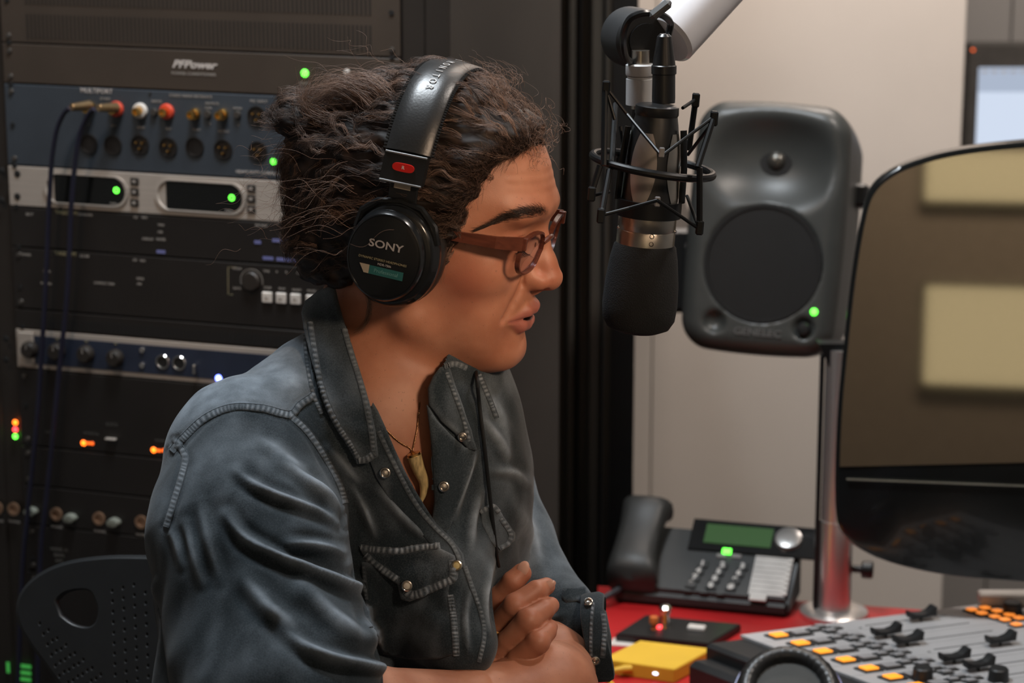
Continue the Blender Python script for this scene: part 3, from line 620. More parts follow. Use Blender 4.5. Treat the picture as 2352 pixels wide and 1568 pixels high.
# ---- telephone
pa = rad(16); px_ = (math.cos(pa), -math.sin(pa), 0); PO = on(1497, 1392); phone = empty('desk_phone', frame(PO, px_, z=(0, 0, 1)), 'black office desk phone with green display and handset, by the wall', 'telephone')
phb = mat('phone_black', (.022, .024, .024), .45, var=.08)
pw, pd_, ph0, ph1 = .172, .092, .020, .080
def wedge(x0, x1, y0, y1, e=0.):
    return [(x0, y0, 0), (x1, y0, 0), (x1, y1, 0), (x0, y1, 0), (x0, y0, ph0 + e), (x1, y0, ph0 + e), (x1, y1, ph1 + e), (x0, y1, ph1 + e)]
BOXF = [(3, 2, 1, 0), (4, 5, 6, 7), (0, 1, 5, 4), (1, 2, 6, 5), (2, 3, 7, 6), (3, 0, 4, 7)]
bm = bmesh.new(); bv = [bm.verts.new(v) for v in wedge(-.052, pw, 0, pd_)]; [bm.faces.new([bv[i] for i in f]) for f in BOXF]; bmesh.ops.bevel(bm, geom=bm.edges[:], offset=.006, segments=2, affect='EDGES'); b = MB().frombm(bm); b.build('body', phb, phone); bm.free()
sl_ = math.atan2(ph1 - ph0, pd_); PT = Matrix.Translation((0, 0, ph0)) @ Matrix.Rotation(sl_, 4, 'X')   # top face frame: x right, y up the slope, z out
pmx = frame(PO, px_, z=(0, 0, 1)) @ PT; pmi = pmx.inverted(); pn_ = np.array(pmx.to_3x3().col[2]); po_ = np.array(pmx.translation)
def pp2(x, y): p = pmi @ Vector(onplane(x, y, po_, pn_)); return p.x, p.y
def pbox(name, x, y, w, h, z, m, parent=phone, bev=.0006, zz=0., **kw): 
    a = pp2(x, y); b = MB(); b.box((a[0], a[1], zz + z / 2), (w, h, z), PT, bev); return b.build(name, m, parent, **kw)
a0, a1 = pp2(1625, 1222), pp2(1850, 1262); ds = pbox('display_bezel', 1735, 1240, .165, .050, .003, gloss)
pbox('display', 1697, 1234, .085, .030, .001, mat('green_display', (.02, .04, .02), .3, var=0, emit=(.08, .22, .05), es=.28), ds, 0, .003)
a = pp2(1812, 1243); b = MB(); b.lathe([(.0175, 0), (.0165, .005), (.012, .0065), (0, .006)], PT @ Matrix.Translation((*a, .003)), 24); nv = b.build('navigation_wheel', mat('silver_plastic', (.40, .39, .38), .3, .6), phone); 
for i in range(5): pbox('soft_key', 1622 + i * 52, 1254 + i * 5.4, .025, .009, .002, mat('grey_key', (.27, .25, .25), .4) if i == 0 else bpy.data.materials['grey_key'])
pbox('message_light', 1670, 1268, .011, .007, .004, ledg, label='green message light'); 
for x, y in ((1657, 1277), (1692, 1278)): pbox('function_key', x, y, .012, .006, .002, bpy.data.materials['grey_key'])
kk = 0
for c in range(3):
    for r_ in range(4):
        x = 1614 + c * 46 - r_ * 9 + (c * 0); y = 1297 + r_ * 15.5 + c * 3; g = pbox('key', x, y, .0135, .0105, .003, phb); kk += 1
        a = pp2(x, y); t = text('123456789*0#'[r_ * 3 + c], .0105, whitep, PT @ Matrix.Translation((*a, .0034)), g, bold=.0007)
for i in range(3): pbox('function_key', 1578 + i * 38, 1356 + i * 4, .010, .005, .002, phb)
dirc = pbox('paper_label', 1768, 1322, .044, .062, .0008, whitep, bev=0)
for i in range(8): a = pp2(1768, 1322); b = MB(); b.box((a[0], a[1] - .026 + i * .0075, .001), (.042, .0006, .0004), PT); b.build('ruled_line', bpy.data.materials['grey_key'], dirc)
for i in range(8): a = pp2(1809, 1326); b = MB(); b.box((a[0], a[1] - .026 + i * .0075, .001), (.0065, .0058, .002), PT, .0004); b.build('line_key', whitep, phone)
pbox('speaker_key', 1741, 1374, .021, .010, .003, whitep)
hs = [Vector((-.026, -.004, .026)), Vector((-.027, .008, .046)), Vector((-.028, .030, .064)), Vector((-.028, .056, .082)), Vector((-.027, .082, .099)), Vector((-.026, .100, .094))]
bm = bmesh.new(); prof = []; 
b = MB(); hp2 = smooth_path(hs, 5); nn_ = len(hp2); vs = []
for i, p in enumerate(hp2):
    t = i / (nn_ - 1); e = .5 - .5 * math.cos(2 * math.pi * t); wx = .033 - .006 * e; dz = .020 - .007 * e; end = min(1, min(t, 1 - t) * 12 + .45)
    for k in range(16): a = 2 * math.pi * k / 16; vs.append((p[0] + wx * end * math.copysign(abs(math.cos(a)) ** .6, math.cos(a)), p[1] - .3 * dz * math.sin(a), p[2] + dz * end * math.copysign(abs(math.sin(a)) ** .7, math.sin(a))))
b.add(vs, [(i * 16 + k, i * 16 + (k + 1) % 16, (i + 1) * 16 + (k + 1) % 16, (i + 1) * 16 + k) for i in range(nn_ - 1) for k in range(16)] + [tuple(range(16))[::-1], tuple((nn_ - 1) * 16 + k for k in range(16))]); b.build('handset', phb, phone, label='raised black handset')
b = MB(); b.tube([V_((-.04, .0, .02)), V_((-.06, -.03, .012)), V_((-.09, -.07, .008)), V_((-.12, -.10, .008))], .004, 8); b.build('cord', mat('cord_navy', (.03, .034, .042), .5), phone)
# ---- yellow box
yc = [on(*q_, DZ + .0165) for q_ in ((1381, 1513), (1470, 1470), (1637, 1489), (1549, 1537))]; ybx = empty('yellow_box', (yc[0] + yc[2]) / 2 - V_((0, 0, .0165)), 'small bright yellow box with a white light and yellow cable', 'electronic box')
yel = mat('yellow_plastic', (.74, .46, .035), .55, var=.05, scale=20)
bm = bmesh.new(); bv = [bm.verts.new(v - V_((0, 0, .0165))) for v in yc] + [bm.verts.new(v) for v in yc]; [bm.faces.new([bv[i] for i in f]) for f in BOXF]; bmesh.ops.recalc_face_normals(bm, faces=bm.faces[:]); bmesh.ops.bevel(bm, geom=bm.edges[:], offset=.0009, segments=2, affect='EDGES'); MB().frombm(bm).build('case', yel, ybx, local=False); bm.free()
fd = (yc[3] - yc[0]).normalized(); fo = V_((fd.y, -fd.x, 0)); yp = lambda t, z: yc[0].lerp(yc[3], t) + V_((0, 0, z - .0165))
b = MB(); b.sphere((0, 0, 0), (.0032, .0018, .0008), 8, frame(yp(.745, .0085) + fo * .0004, fd, z=fo)); b.build('white_light', mat('led_white', (.1, .1, .1), .4, var=0, emit=(.75, .78, 1), es=4), ybx, local=False)
b = MB(); b.tube([yp(.42, .0105) , yp(.34, .0105) + fo * .004, yp(.22, .009) + fo * .010], [.0040, .0044, .0030], 10); pg = b.build('plug', yel, ybx, local=False)
b = MB(); b.tube(smooth_path([yp(.24, .0095) + fo * .009, yp(.15, .006) + fo * .014, yp(.20, .003) + fo * .026, yp(.34, .002) + fo * .042, yp(.36, .002) + fo * .09], 5), .0018, 8); b.build('cable', yel, pg, local=False)
# ---- flat black device with knobs
gq_ = [on(*q_, DZ + .010) for q_ in ((1413, 1455), (1482, 1411), (1703, 1432), (1628, 1478))]; dv = empty('switch_plate', (gq_[0] + gq_[2]) / 2 - V_((0, 0, .010)), 'flat black control plate with orange and chrome knobs behind the yellow box', 'controller')
bm = bmesh.new(); bv = [bm.verts.new(v - V_((0, 0, .010))) for v in gq_] + [bm.verts.new(v) for v in gq_]; [bm.faces.new([bv[i] for i in f]) for f in BOXF]; bmesh.ops.recalc_face_normals(bm, faces=bm.faces[:]); bmesh.ops.bevel(bm, geom=bm.edges[:], offset=.0015, segments=2, affect='EDGES'); MB().frombm(bm).build('plate', blk, dv, local=False); bm.free()
g = on(1502, 1444, DZ + .010); b = MB(); b.lathe([(.004, 0), (.003, .002), (.0028, .006)], Matrix.Translation(g), 12); b.lathe([(.0028, .006), (.0055, .007), (.0060, .012), (.005, .0155), (0, .0165)], Matrix.Translation(g), 16); b.build('orange_knob', mat('orange_cap', (.60, .16, .04), .35), dv, local=False)
g = on(1527, 1440, DZ + .010); b = MB(); b.lathe([(.0070, 0), (.0062, .004), (.0060, .018), (.0078, .020), (.0080, .025), (.005, .028), (0, .0285)], Matrix.Translation(g), 20); b.build('chrome_knob', chrome, dv, local=False)
b = MB(); b.sphere(on(1514, 1440, DZ + .0115), .0028, 6); b.build('red_light', ledr, dv, local=False)
g = on(1600, 1441, DZ + .012); b = MB(); b.box((0, 0, 0), (.021, .012, .005), frame(g, px_, z=(0, 0, 1)), .001); b.build('white_button', whitep, dv, local=False)
cd = [on(*q_, DZ + .001) for q_ in ((1398, 1480), (1410, 1464), (1466, 1468), (1450, 1483))]; b = MB(); b.add([tuple(v) for v in cd] + [tuple(v - V_((0, 0, .0009))) for v in cd], BOXF); o = b.build('white_card', whitep, smooth=False); tag(o, 'small white card on the red desk behind the yellow box', 'card')
# ---- mixing console
MZ = DZ + .060; A0 = on(1788, 1462, MZ); e1 = (on(2232, 1405, MZ) - A0); e2 = (on(2050, 1558, MZ) - A0) / 5; e1n = e1.normalized(); e2n = e2.normalized()
def mq(s, t, z=0.): return A0 + e1n * s + e2n * t + V_((0, 0, z))
mixm = mat('light_grey_console', (.42, .42, .43), .45, var=.05, scale=12); mixk = mat('console_black', (.016, .017, .018), .45); lito = mat('lit_orange_key', (.5, .2, .02), .4, var=0, emit=(1, .33, .02), es=1.3); litd = mat('lit_orange_small', (.5, .2, .05), .4, var=0, emit=(1, .28, .04), es=.95); smk = mat('smoky_key', (.30, .30, .31), .35)
mix = empty('mixing_console', mq(.15, .1, -.06), 'broadcast mixing console with orange lit keys and black faders', 'mixing console')
def par(name, s0, s1, t0, t1, z0, z1, m, parent=mix, bev=0.):
    bm = bmesh.new(); vv = [bm.verts.new(mq(s, t, z)) for z in (z0, z1) for s, t in ((s0, t0), (s1, t0), (s1, t1), (s0, t1))]; [bm.faces.new([vv[i] for i in f]) for f in BOXF]; bmesh.ops.recalc_face_normals(bm, faces=bm.faces[:])
    if bev: bmesh.ops.bevel(bm, geom=bm.edges[:], offset=bev, segments=1, affect='EDGES')
    o = MB().frombm(bm).build(name, m, parent, local=False); bm.free(); return o
par('chassis', -.075, .52, -.022, .42, -.0595, -.004, mixk, bev=.004); par('left_slope', -.10, -.030, -.018, .42, -.0595, -.020, mixk, bev=.006)
st = e2.length
for i in range(10): par('channel_strip', -.030, .52, -.006 + (i - .5) * st + .0004, -.006 + (i + .5) * st - .0004, -.004, 0, mixm, bev=.0004)
def key(s, t, w, h, m, z=.004, nm='key', rim=True):
    g = par(nm + '_frame', s - w * .74, s + w * .74, t - h * .74, t + h * .74, 0, .0018, mixk, bev=.0005) if rim else mix
    par(nm, s - w / 2, s + w / 2, t - h / 2, t + h / 2, .0018, z, m, g, bev=.0006)
for i in range(9):
    t = i * st; key(.0, t, .0155, .0125, lito, nm='lit_key'); key(.026, t, .0165, .0125, smk, nm='grey_key')
    for ds_, dt in ((.048, -.005), (.060, .006), (.073, -.003), (.062, -.012)): key(ds_, t + dt, .010, .0075, smk, nm='small_key')
    par('fader_slot', .110, .215, t - .0008, t + .0008, .0, .0003, mixk)
    if i < 9: 
        for k in range(1): par('button_dot', .098, .101, t + .004, t + .006, 0, .0004, mixk)
def fader(x, y, name='fader_knob', z=.006):
    g = on(x, y, MZ + z); s = 1.0; b = MB(); vs = []; pr = [(-.0175, .004), (-.0165, .0068), (-.010, .0040), (0, .0030), (.008, .0050), (.0140, .0105), (.0175, .0100), (.0165, .0), (-.0160, -.001)]
    M = frame(g, e1n, z=(0, 0, 1)); nn = len(pr); vs = [(x_, -.0062, z_) for x_, z_ in pr] + [(x_, .0062, z_) for x_, z_ in pr]
    b.add(vs, [tuple(range(nn)), tuple(range(nn, 2 * nn))[::-1]] + [(i, (i + 1) % nn, nn + (i + 1) % nn, nn + i) for i in range(nn)], M); b.box((0, 0, -.004), (.003, .002, .008), M); b.build(name, mixk, mix, local=False, angle=50)
for x, y in ((2035, 1452), (2085, 1470), (2298, 1470), (2192, 1510), (2248, 1527), (2116, 1413)): fader(x, y)
for x, y in ((2232, 1404), (2262, 1400), (2255, 1412), (2290, 1407), (2285, 1420), (2308, 1427), (2318, 1416), (2340, 1423), (2334, 1438)):
    g = on(x, y, MZ); d_ = g - A0; k_ = np.linalg.solve(np.array([[e1n.x, e2n.x], [e1n.y, e2n.y]]), [d_.x, d_.y]); key(k_[0], k_[1], .0095, .0085, litd, nm='small_lit_key')
for x, y in ((2119, 1560), (2293, 1562)): g = on(x, y, MZ); b = MB(); b.lathe([(.0115, 0), (.0105, .013), (.009, .0145), (0, .015)], Matrix.Translation(g), 24); b.build('rotary_knob', mixk, mix, local=False)
g = on(2325, 1408, MZ); b = MB(); b.lathe([(.012, 0), (.0105, .012), (.009, .0135), (0, .014)], Matrix.Translation(g), 24); b.build('rotary_knob', mixk, mix, local=False)
o = MB().box((0, 0, 0), (.085, .022, .014), Matrix.Translation(on(2330, 1386, MZ) + V_((0, 0, .0075))), .002).build('white_eraser', whitep); tag(o, 'white block at the back edge of the mixing console', 'block')
# ---- headphones lying on the desk
LH_O = on(1812, 1588, DZ + .068); lhx = (math.cos(rad(14)), -math.sin(rad(14)), -.10); LM = frame(LH_O, lhx, z=(-.10, -.62, .78))
lh = empty('resting_headphones', LM, 'black headphones with wrinkled ear pad lying before the console', 'headphones')
b = MB(); vs = []; n = 96; pr = [(.034, .002), (.037, .010), (.043, .014), (.050, .012), (.0545, .005), (.055, -.004), (.052, -.010)]
for i in range(n):
    a = 2 * math.pi * i / n
    for k, (r, z) in enumerate(pr): wv = 1 + .012 * math.sin(a * 34 + 2 * math.sin(a * 5)) * (1 if k < 4 else .35); vs.append((r * wv * math.cos(a) * 1.0, r * wv * math.sin(a) * .96, z * wv + .0006 * math.sin(a * 34 + k)))
m_ = len(pr); b.add(vs, [(i * m_ + k, ((i + 1) % n) * m_ + k, ((i + 1) % n) * m_ + k + 1, i * m_ + k + 1) for i in range(n) for k in range(m_ - 1)]); b.build('ear_pad', leather, lh, angle=80)
b = MB(); b.lathe([(.0355, .004), (.0350, -.004), (.020, -.006), (0, -.005)], None, 40); b.build('inner_mesh', mat('pad_mesh', (.05, .052, .05), .7), lh)
b = MB(); b.lathe([(.052, -.008), (.0575, -.010), (.0585, -.016), (.056, -.022), (.040, -.030), (0, -.032)], None, 48); cu = b.build('ear_cup', blk, lh)
b = MB(); b.tube([(.0583 * math.cos(t), .0583 * math.sin(t), -.012) for t in [i * math.pi / 30 for i in range(60)]], .0010, 5, closed=True); b.build('blue_line', mat('blue_line', (.05, .07, .30), .3), cu)
b = MB(); b.tube(smooth_path([(.050, .010, -.012), (.075, .018, -.016), (.105, .010, -.020), (.135, -.02, -.030), (.150, -.07, -.035)], 4), .008, 10, flat=.5); b.build('headband', blk, lh)
# ================================================================ MICROPHONE ON ITS BOOM
mu = np.array([.075, .0, 1.]); mu /= np.linalg.norm(mu); MCO = P(1496, 400, 2.06); KM = frame(MCO, np.array([1., 0, 0]) - mu * mu[0], z=mu)
KMi = KM.inverted(); kS = 2.06 / FPX
def kz(y): return (400 - y) * kS * .985
def kx(x, y): p = KMi @ Vector(P(x, y, 2.06)); return p.x
micb = mat('mic_black', (.012, .013, .014), .30, var=.1, spec=.6); foam = mat('foam', (.0050, .0062, .0075), .95, bump=.8, bscale=900); mets = mat('mic_steel', (.52, .48, .42), .28, 1., var=.03); metd = mat('mic_inlay', (.30, .27, .25), .42, .6, var=.03); ringb = mat('mount_black', (.005, .006, .007), .36, spec=.30)
mic = empty('studio_microphone', KM @ Matrix.Translation((0, 0, kz(770))), 'black studio microphone with steel band and black foam windscreen', 'microphone')
def kb(b, name, m, parent, **k): return b.build(name, m, parent, local=False, **k)
b = MB(); b.lathe([(0, kz(236)), (.0165, kz(237)), (.0185, kz(240)), (.0188, kz(258)), (.0180, kz(262)), (.0195, kz(285)), (.0225, kz(340)), (.0240, kz(420)), (.0248, kz(478)), (.0250, kz(495)), (0, kz(495))], KM, 48); body_ = kb(b, 'body', micb, mic)
def inlay(phi0, m):
    """leaf-shaped metal inlay, raised on the tapered body"""
    b = MB(); vs = []; K_, J_ = 14, 8
    for i in range(K_ + 1):
        t = i / K_; y = 298 + (468 - 298) * t; hw_ = .0118 * math.sin(math.pi * (.12 + .80 * t)) ** .8; r = np.interp(y, [285, 340, 420, 478], [.0197, .0227, .0242, .0250])
        for j in range(J_ + 1): a = phi0 + (j / J_ - .5) * 2 * hw_ / r; vs.append(((r + .0006) * math.cos(a), (r + .0006) * math.sin(a), kz(y)))
    b.add(vs, [(i * (J_ + 1) + j, i * (J_ + 1) + j + 1, (i + 1) * (J_ + 1) + j + 1, (i + 1) * (J_ + 1) + j) for i in range(K_) for j in range(J_)], KM); kb(b, 'metal_inlay', m, body_)
for ph_, m__ in ((-113, metd), (-33, mets), (52, mets), (140, metd)): inlay(rad(ph_), m__)
b = MB(); b.lathe([(.0243, kz(496)), (.0250, kz(498)), (.0250, kz(528)), (.0246, kz(530)), (.0250, kz(532)), (.0250, kz(566)), (.0238, kz(568))], KM, 48); bandm = kb(b, 'steel_band', mets, mic, label='brushed steel band')
b = MB(); r_ = .0251; 
for yy in (535, 553): b.tube([KM @ Vector((r_ * math.sin(rad(8)) + .0018 * math.cos(t), -r_ * math.cos(rad(6)), kz(yy) + .0018 * math.sin(t))) for t in [i * math.pi / 6 for i in range(12)]], .0003, 4, closed=True)
kb(b, 'engraved_mark', micb, bandm)
b = MB(); b.lathe([(.0240, kz(560)), (.0268, kz(570)), (.0292, kz(600)), (.0318, kz(660)), (.0325, kz(710)), (.0312, kz(745)), (.0270, kz(765)), (.0180, kz(776)), (0, kz(779))], KM, 48); kb(b, 'foam_windscreen', foam, mic, label='black foam windscreen')
for s_ in (-1, 1): b = MB(); b.sphere((s_ * .024, -.006, kz(528)), .0018, 6, KM); kb(b, 'screw', chrome, bandm)
# shock mount
sm_ = empty('shock_mount', KM @ Matrix.Translation((0, 0, kz(385))), 'black ring shock mount with thin crossed bars round the microphone', 'shock mount')
R0 = .0515; b = MB(); b.tube([KM @ Vector((R0 * math.cos(t) + .0005, R0 * math.sin(t), kz(378) + .0 + .0045 * math.cos(t) * -1)) for t in [i * math.pi / 32 for i in range(64)]], .0034, 10, closed=True); ring_ = kb(b, 'ring', ringb, sm_)
def k3(x, y, dep): return Vector(P(x, y, dep))
bars = [((1390, 200, 2.03), (1387, 380, 2.02)), ((1378, 380, 2.02), (1358, 445, 2.02)), ((1598, 228, 2.09), (1582, 345, 2.10)), ((1640, 268, 2.03), (1602, 385, 2.01)), ((1607, 385, 2.01), (1607, 528, 2.02)), ((1414, 240, 2.09), (1405, 385, 2.02)), ((1400, 390, 2.02), (1380, 500, 2.00))]
for a, c in bars: b = MB(); b.tube([k3(*a), k3(*c)], .0026, 8); kb(b, 'upright_bar', ringb, ring_)
for a in ((1392, 202, 2.03), (1598, 230, 2.09), (1640, 272, 2.03), (1359, 445, 2.02), (1380, 495, 2.0), (1607, 522, 2.02)):
    b = MB(); p = k3(*a); b.box((0, 0, 0), (.0065, .0065, .0125), Matrix.Translation(p) @ KM.to_3x3().to_4x4(), .0012); kb(b, 'end_cap', ringb, sm_)
for a, c in (((1392, 200, 2.03), (1440, 262, 2.035)), ((1440, 262, 2.035), (1520, 358, 2.0)), ((1520, 358, 2.0), (1640, 268, 2.03)), ((1392, 205, 2.03), (1412, 275, 2.03)), ((1598, 228, 2.09), (1568, 248, 2.06)), ((1630, 290, 2.04), (1580, 355, 2.09)),
             ((1360, 450, 2.02), (1400, 440, 2.03)), ((1380, 495, 2.0), (1445, 478, 2.0)), ((1445, 478, 2.0), (1510, 460, 1.995)), ((1510, 460, 1.995), (1605, 525, 2.02)), ((1578, 450, 2.07), (1604, 520, 2.03)), ((1425, 290, 2.06), (1432, 340, 2.06))):
    b = MB(); b.tube([k3(*a), k3(*c)], .0015, 8); kb(b, 'suspension_band', ringb, sm_)
b = MB(); b.lathe([(.0262, kz(458)), (.0285, kz(458)), (.0285, kz(497)), (.0262, kz(497))], KM, 40); cg = kb(b, 'lower_collar', ringb, sm_)
for x0 in (-.0262, .0262): b = MB(); b.tube([KM @ Vector((x0 * .9, -.006, kz(290))), KM @ Vector((x0 * 1.02, -.008, kz(380))), KM @ Vector((x0 * 1.05, -.006, kz(460)))], .0036, 8, flat=.6); kb(b, 'cage_arm', ringb, cg)
for x, y in ((1520, 350), (1510, 463)): b = MB(); b.box((0, 0, 0), (.0046, .003, .0085), Matrix.Translation(k3(x, y, 1.998)) @ KM.to_3x3().to_4x4(), .0008); kb(b, 'clip', mat('clip_grey', (.25, .25, .26), .3, .5) if y == 350 else bpy.data.materials['clip_grey'], sm_)
# connector and cable
cn = empty('microphone_cable', k3(1525, 236, 2.06), 'black cable with connector plugged into the top of the microphone', 'cable')
b = MB(); b.lathe([(.0098, 0), (.0100, .004), (.0098, kz(170) - kz(236)), (.0108, kz(168) - kz(236)), (.0108, kz(150) - kz(236)), (.0098, kz(148) - kz(236)), (.0095, kz(140) - kz(236)), (.0062, kz(82) - kz(236)), (.004, kz(76) - kz(236))], frame(k3(1524, 236, 2.06), cR, z=mu * .9 + cU * .1 + np.array(cR) * .02), 24); kb(b, 'connector', micb, cn)
b = MB(); b.tube(smooth_path([k3(1535, 80, 2.06), k3(1540, 55, 2.055), k3(1530, 40, 2.04), k3(1510, 32, 2.03), k3(1478, 30, 2.02), k3(1448, 42, 2.02), k3(1434, 70, 2.03), k3(1432, 105, 2.05), k3(1440, 135, 2.09), k3(1462, 150, 2.13)], 5), .0030, 8); kb(b, 'cable', micb, cn)
b = MB(); b.box((0, 0, 0), (.022, .008, .012), frame(k3(1517, 22, 2.02), (.75, 0, .6), z=(0, -1, 0)), .003); kb(b, 'cable_clip', mat('clip_rubber', (.12, .12, .12), .5), cn)
# boom arm
bo_ = empty('boom_arm', k3(1620, 20, 2.12), 'white tubular boom arm with a black swivel joint above the microphone', 'boom arm')
whit = mat('white_enamel', (.88, .87, .90), .25, var=.03, coat=.4); 
b = MB(); b.cyl(k3(1530, 92, 2.13), k3(2350, -790, 2.38), .0262, n=40, bev=.003); kb(b, 'tube', whit, bo_)
b = MB(); e_ = k3(2330, -770, 2.375); b.cyl(e_ - V_((0, 0, .05)), (e_.x, e_.y, 2.82), .030, n=28); kb(b, 'ceiling_post', whit, bo_)
b = MB(); b.lathe([(.0225, 0), (.0265, .004), (.0270, .030), (.0260, .042), (.0225, .046)], frame(k3(1440, 82, 2.16), (0, 0, 1), z=k3(1520, 100, 2.08) - k3(1440, 82, 2.16)), 40); jt = kb(b, 'swivel_joint', mat('joint_black', (.030, .031, .032), .5), bo_)
b = MB(); b.lathe([(.0155, .046), (.0155, .049), (0, .049)], frame(k3(1440, 82, 2.16), (0, 0, 1), z=k3(1520, 100, 2.08) - k3(1440, 82, 2.16)), 24); kb(b, 'joint_cap', micb, jt)
transl = mat('frosted_plastic', (.55, .56, .57), .45, var=.03)
Mx = frame(k3(1470, 240, 2.12), cR, z=mu)
b = MB(); b.lathe([(.0125, 0), (.0125, kz(178) - kz(240)), (.0115, kz(177) - kz(240)), (.0115, kz(172) - kz(240))], Mx, 28); st_ = kb(b, 'frosted_sleeve', transl, bo_, label='frosted pale plastic sleeve')
b = MB(); b.lathe([(.0125, kz(170) - kz(240)), (.0130, kz(166) - kz(240)), (.0130, kz(145) - kz(240)), (.0115, kz(142) - kz(240))], Mx, 28); kb(b, 'collar', transl, bo_)
b = MB(); b.lathe([(.008, kz(250) - kz(240)), (.008, kz(110) - kz(240))], Mx, 16); kb(b, 'stem', mets, bo_)
b = MB(); b.tube([k3(1470, 240, 2.12), k3(1462, 300, 2.12), k3(1440, 340, 2.11), k3(1430, 370, 2.10)], .0060, 10); kb(b, 'mount_fork', ringb, sm_)
# ================================================================ PERSON
# ---- head frame: x forward, y to her left (away from camera), z up, origin between the ears
yaw, hp = rad(15), rad(9)
hF = np.array([math.cos(yaw) * math.cos(hp), -math.sin(yaw) * math.cos(hp), -math.sin(hp)])
hL = np.array([math.sin(yaw), math.cos(yaw), 0]); hU = np.cross(hF, hL)
HO = P(978, 526, 2.05); HM = np.stack([hF, hL, hU])
def toh(X): return (X - HO) @ HM.T
def H(x, y, z): return HO + np.array([x, y, z]) @ HM
HMAT = frame(HO, hF, hL, hU)

ZT = np.array([.14, .12, .105, .09, .076, .06, .05, .044, .034, .026, .010, -.010, -.03, -.04, -.055, -.066, -.074, -.082, -.09, -.098, -.104, -.109, -.113])
XF = np.array([.02, .045, .070, .0865, .095, .101, .105, .107, .1045, .100, .095, .093, .0985, .100, .0975, .0955, .0955, .0975, .098, .0935, .085, .068, .03])
ZW = np.array([.14, .11, .08, .05, .03, .0, -.02, -.04, -.06, -.08, -.095, -.108])
WW = np.array([.02, .05, .065, .0705, .0725, .070, .066, .060, .0545, .048, .041, .03])
_z = np.linspace(-.2, .2, 801); _k = np.exp(-.5 * (np.arange(-24, 25) * .0005 / .0028) ** 2); _k /= _k.sum()
_xf = np.convolve(np.interp(_z, ZT[::-1], XF[::-1]), _k, 'same'); _w = np.convolve(np.interp(_z, ZW[::-1], WW[::-1]), _k, 'same')
def head_field(p):
    q = toh(p); x, y, z = q[:, 0], q[:, 1], q[:, 2]; s = np.stack([x, np.abs(y), z], 1)
    xf = np.interp(z, _z, _xf); w = np.interp(z, _z, _w); xc = .012
    rho = np.sqrt((np.maximum(x - xc, 0) / (xf - xc + 1e-3)) ** 2.1 + (s[:, 1] / w) ** 2.25 + 1e-9)
    face = (rho - 1) * np.minimum(xf - xc, w) * .93
    face = smax(face, smax(z - .118, -.112 - z, .02), .015); face = smax(face, -.02 - x, .03)
    d = smin(ell(q, (-.008, 0, .030), (.096, .0745, .088)), face, .012)
    d = d + .00016 * np.sin(z * 820 + 14 * np.abs(y)) * np.exp(-((z - .066) / .013) ** 2) * (x > .06) * (np.abs(y) < .05)
    # jaw, chin, cheek
    d = smin(d, rc(s, (.012, .050, -.066), (.074, .012, -.0885), .016, .0145), .018)
    d = smin(d, ell(q, (.081, 0, -.0865), (.016, .020, .0155)), .010)
    d = smin(d, ell(s, (.060, .044, -.012), (.026, .019, .024)), .016)
    d = smin(d, ell(s, (.060, .030, -.058), (.022, .020, .028)), .016)
    # brow ridge and socket
    d = smin(d, ell(s, (.0885, .024, .038), (.0125, .028, .009)), .014)
    d = smax(d, -ell(s, (.1125, .029, .016), (.019, .0165, .0125)), .014)
    d = smin(d, ell(s, (.0795, .031, .0125), (.0155, .0165, .0135)), .006)
    d = smax(d, -rc(s, (.0955, .020, .0185), (.090, .040, .0185), .0008, .0008), .0016)
    # nose
    n = chain(q, [(.0945, 0, .026), (.0985, 0, .010), (.106, 0, -.006), (.1125, 0, -.0185)], [.0085, .0085, .0092, .0113], .006)
    n = smin(n, ell(s, (.1035, .0105, -.0215), (.0115, .0072, .0082)), .004)
    n = smin(n, rc(q, (.110, 0, -.020), (.103, 0, -.030), .0065, .005), .004)
    n = smin(n, chain(s, [(.092, .006, .014), (.095, .010, -.004), (.098, .0125, -.018)], [.006, .006, .006], .006), .006)
    d = smin(d, n, .006)
    d = smax(d, -ell(s, (.1085, .0078, -.0300), (.0075, .0040, .0058)), .0016)
    d = smax(d, -chain(s, [(.094, .0200, -.016), (.0945, .0195, -.024)], [.001, .001], .001), .003)
    # nasolabial fold
    d = smax(d, -chain(s, [(.0945, .022, -.026), (.092, .029, -.040), (.0865, .034, -.054)], [.0003, .0008, .0001], .002), .007)
    # lips
    up = chain(s, [(.1015, .0, -.0475), (.0995, .011, -.0482), (.0895, .0265, -.0560)], [.0062, .0058, .0022], .003)
    lo = chain(s, [(.0975, .0, -.0615), (.0960, .011, -.0610), (.0890, .0260, -.0572)], [.0070, .0066, .0022], .003)
    d = smin(d, up, .0035); d = smin(d, lo, .0035)
    d = smax(d, -chain(s, [(.110, .0, -.0548), (.104, .012, -.0550), (.0915, .0290, -.0570)], [.0019, .0016, .0010], .001), .0018)
    d = smax(d, -ell(q, (.097, 0, -.0545), (.012, .014, .0030)), .002)
    d = smax(d, -chain(q, [(.1075, 0, -.036), (.107, 0, -.043)], [.001, .0016], .001), .003)
    # neck
    d = smin(d, rc(q, (-.022, 0, -.045), (-.050, 0, -.170), .052, .054), .022)
    d = smin(d, rc(s, (-.030, .040, -.050), (-.012, .012, -.160), .013, .009), .012)
    d = smin(d, rc(q, (.030, 0, -.092), (.0, 0, -.150), .020, .016), .02)
    return d
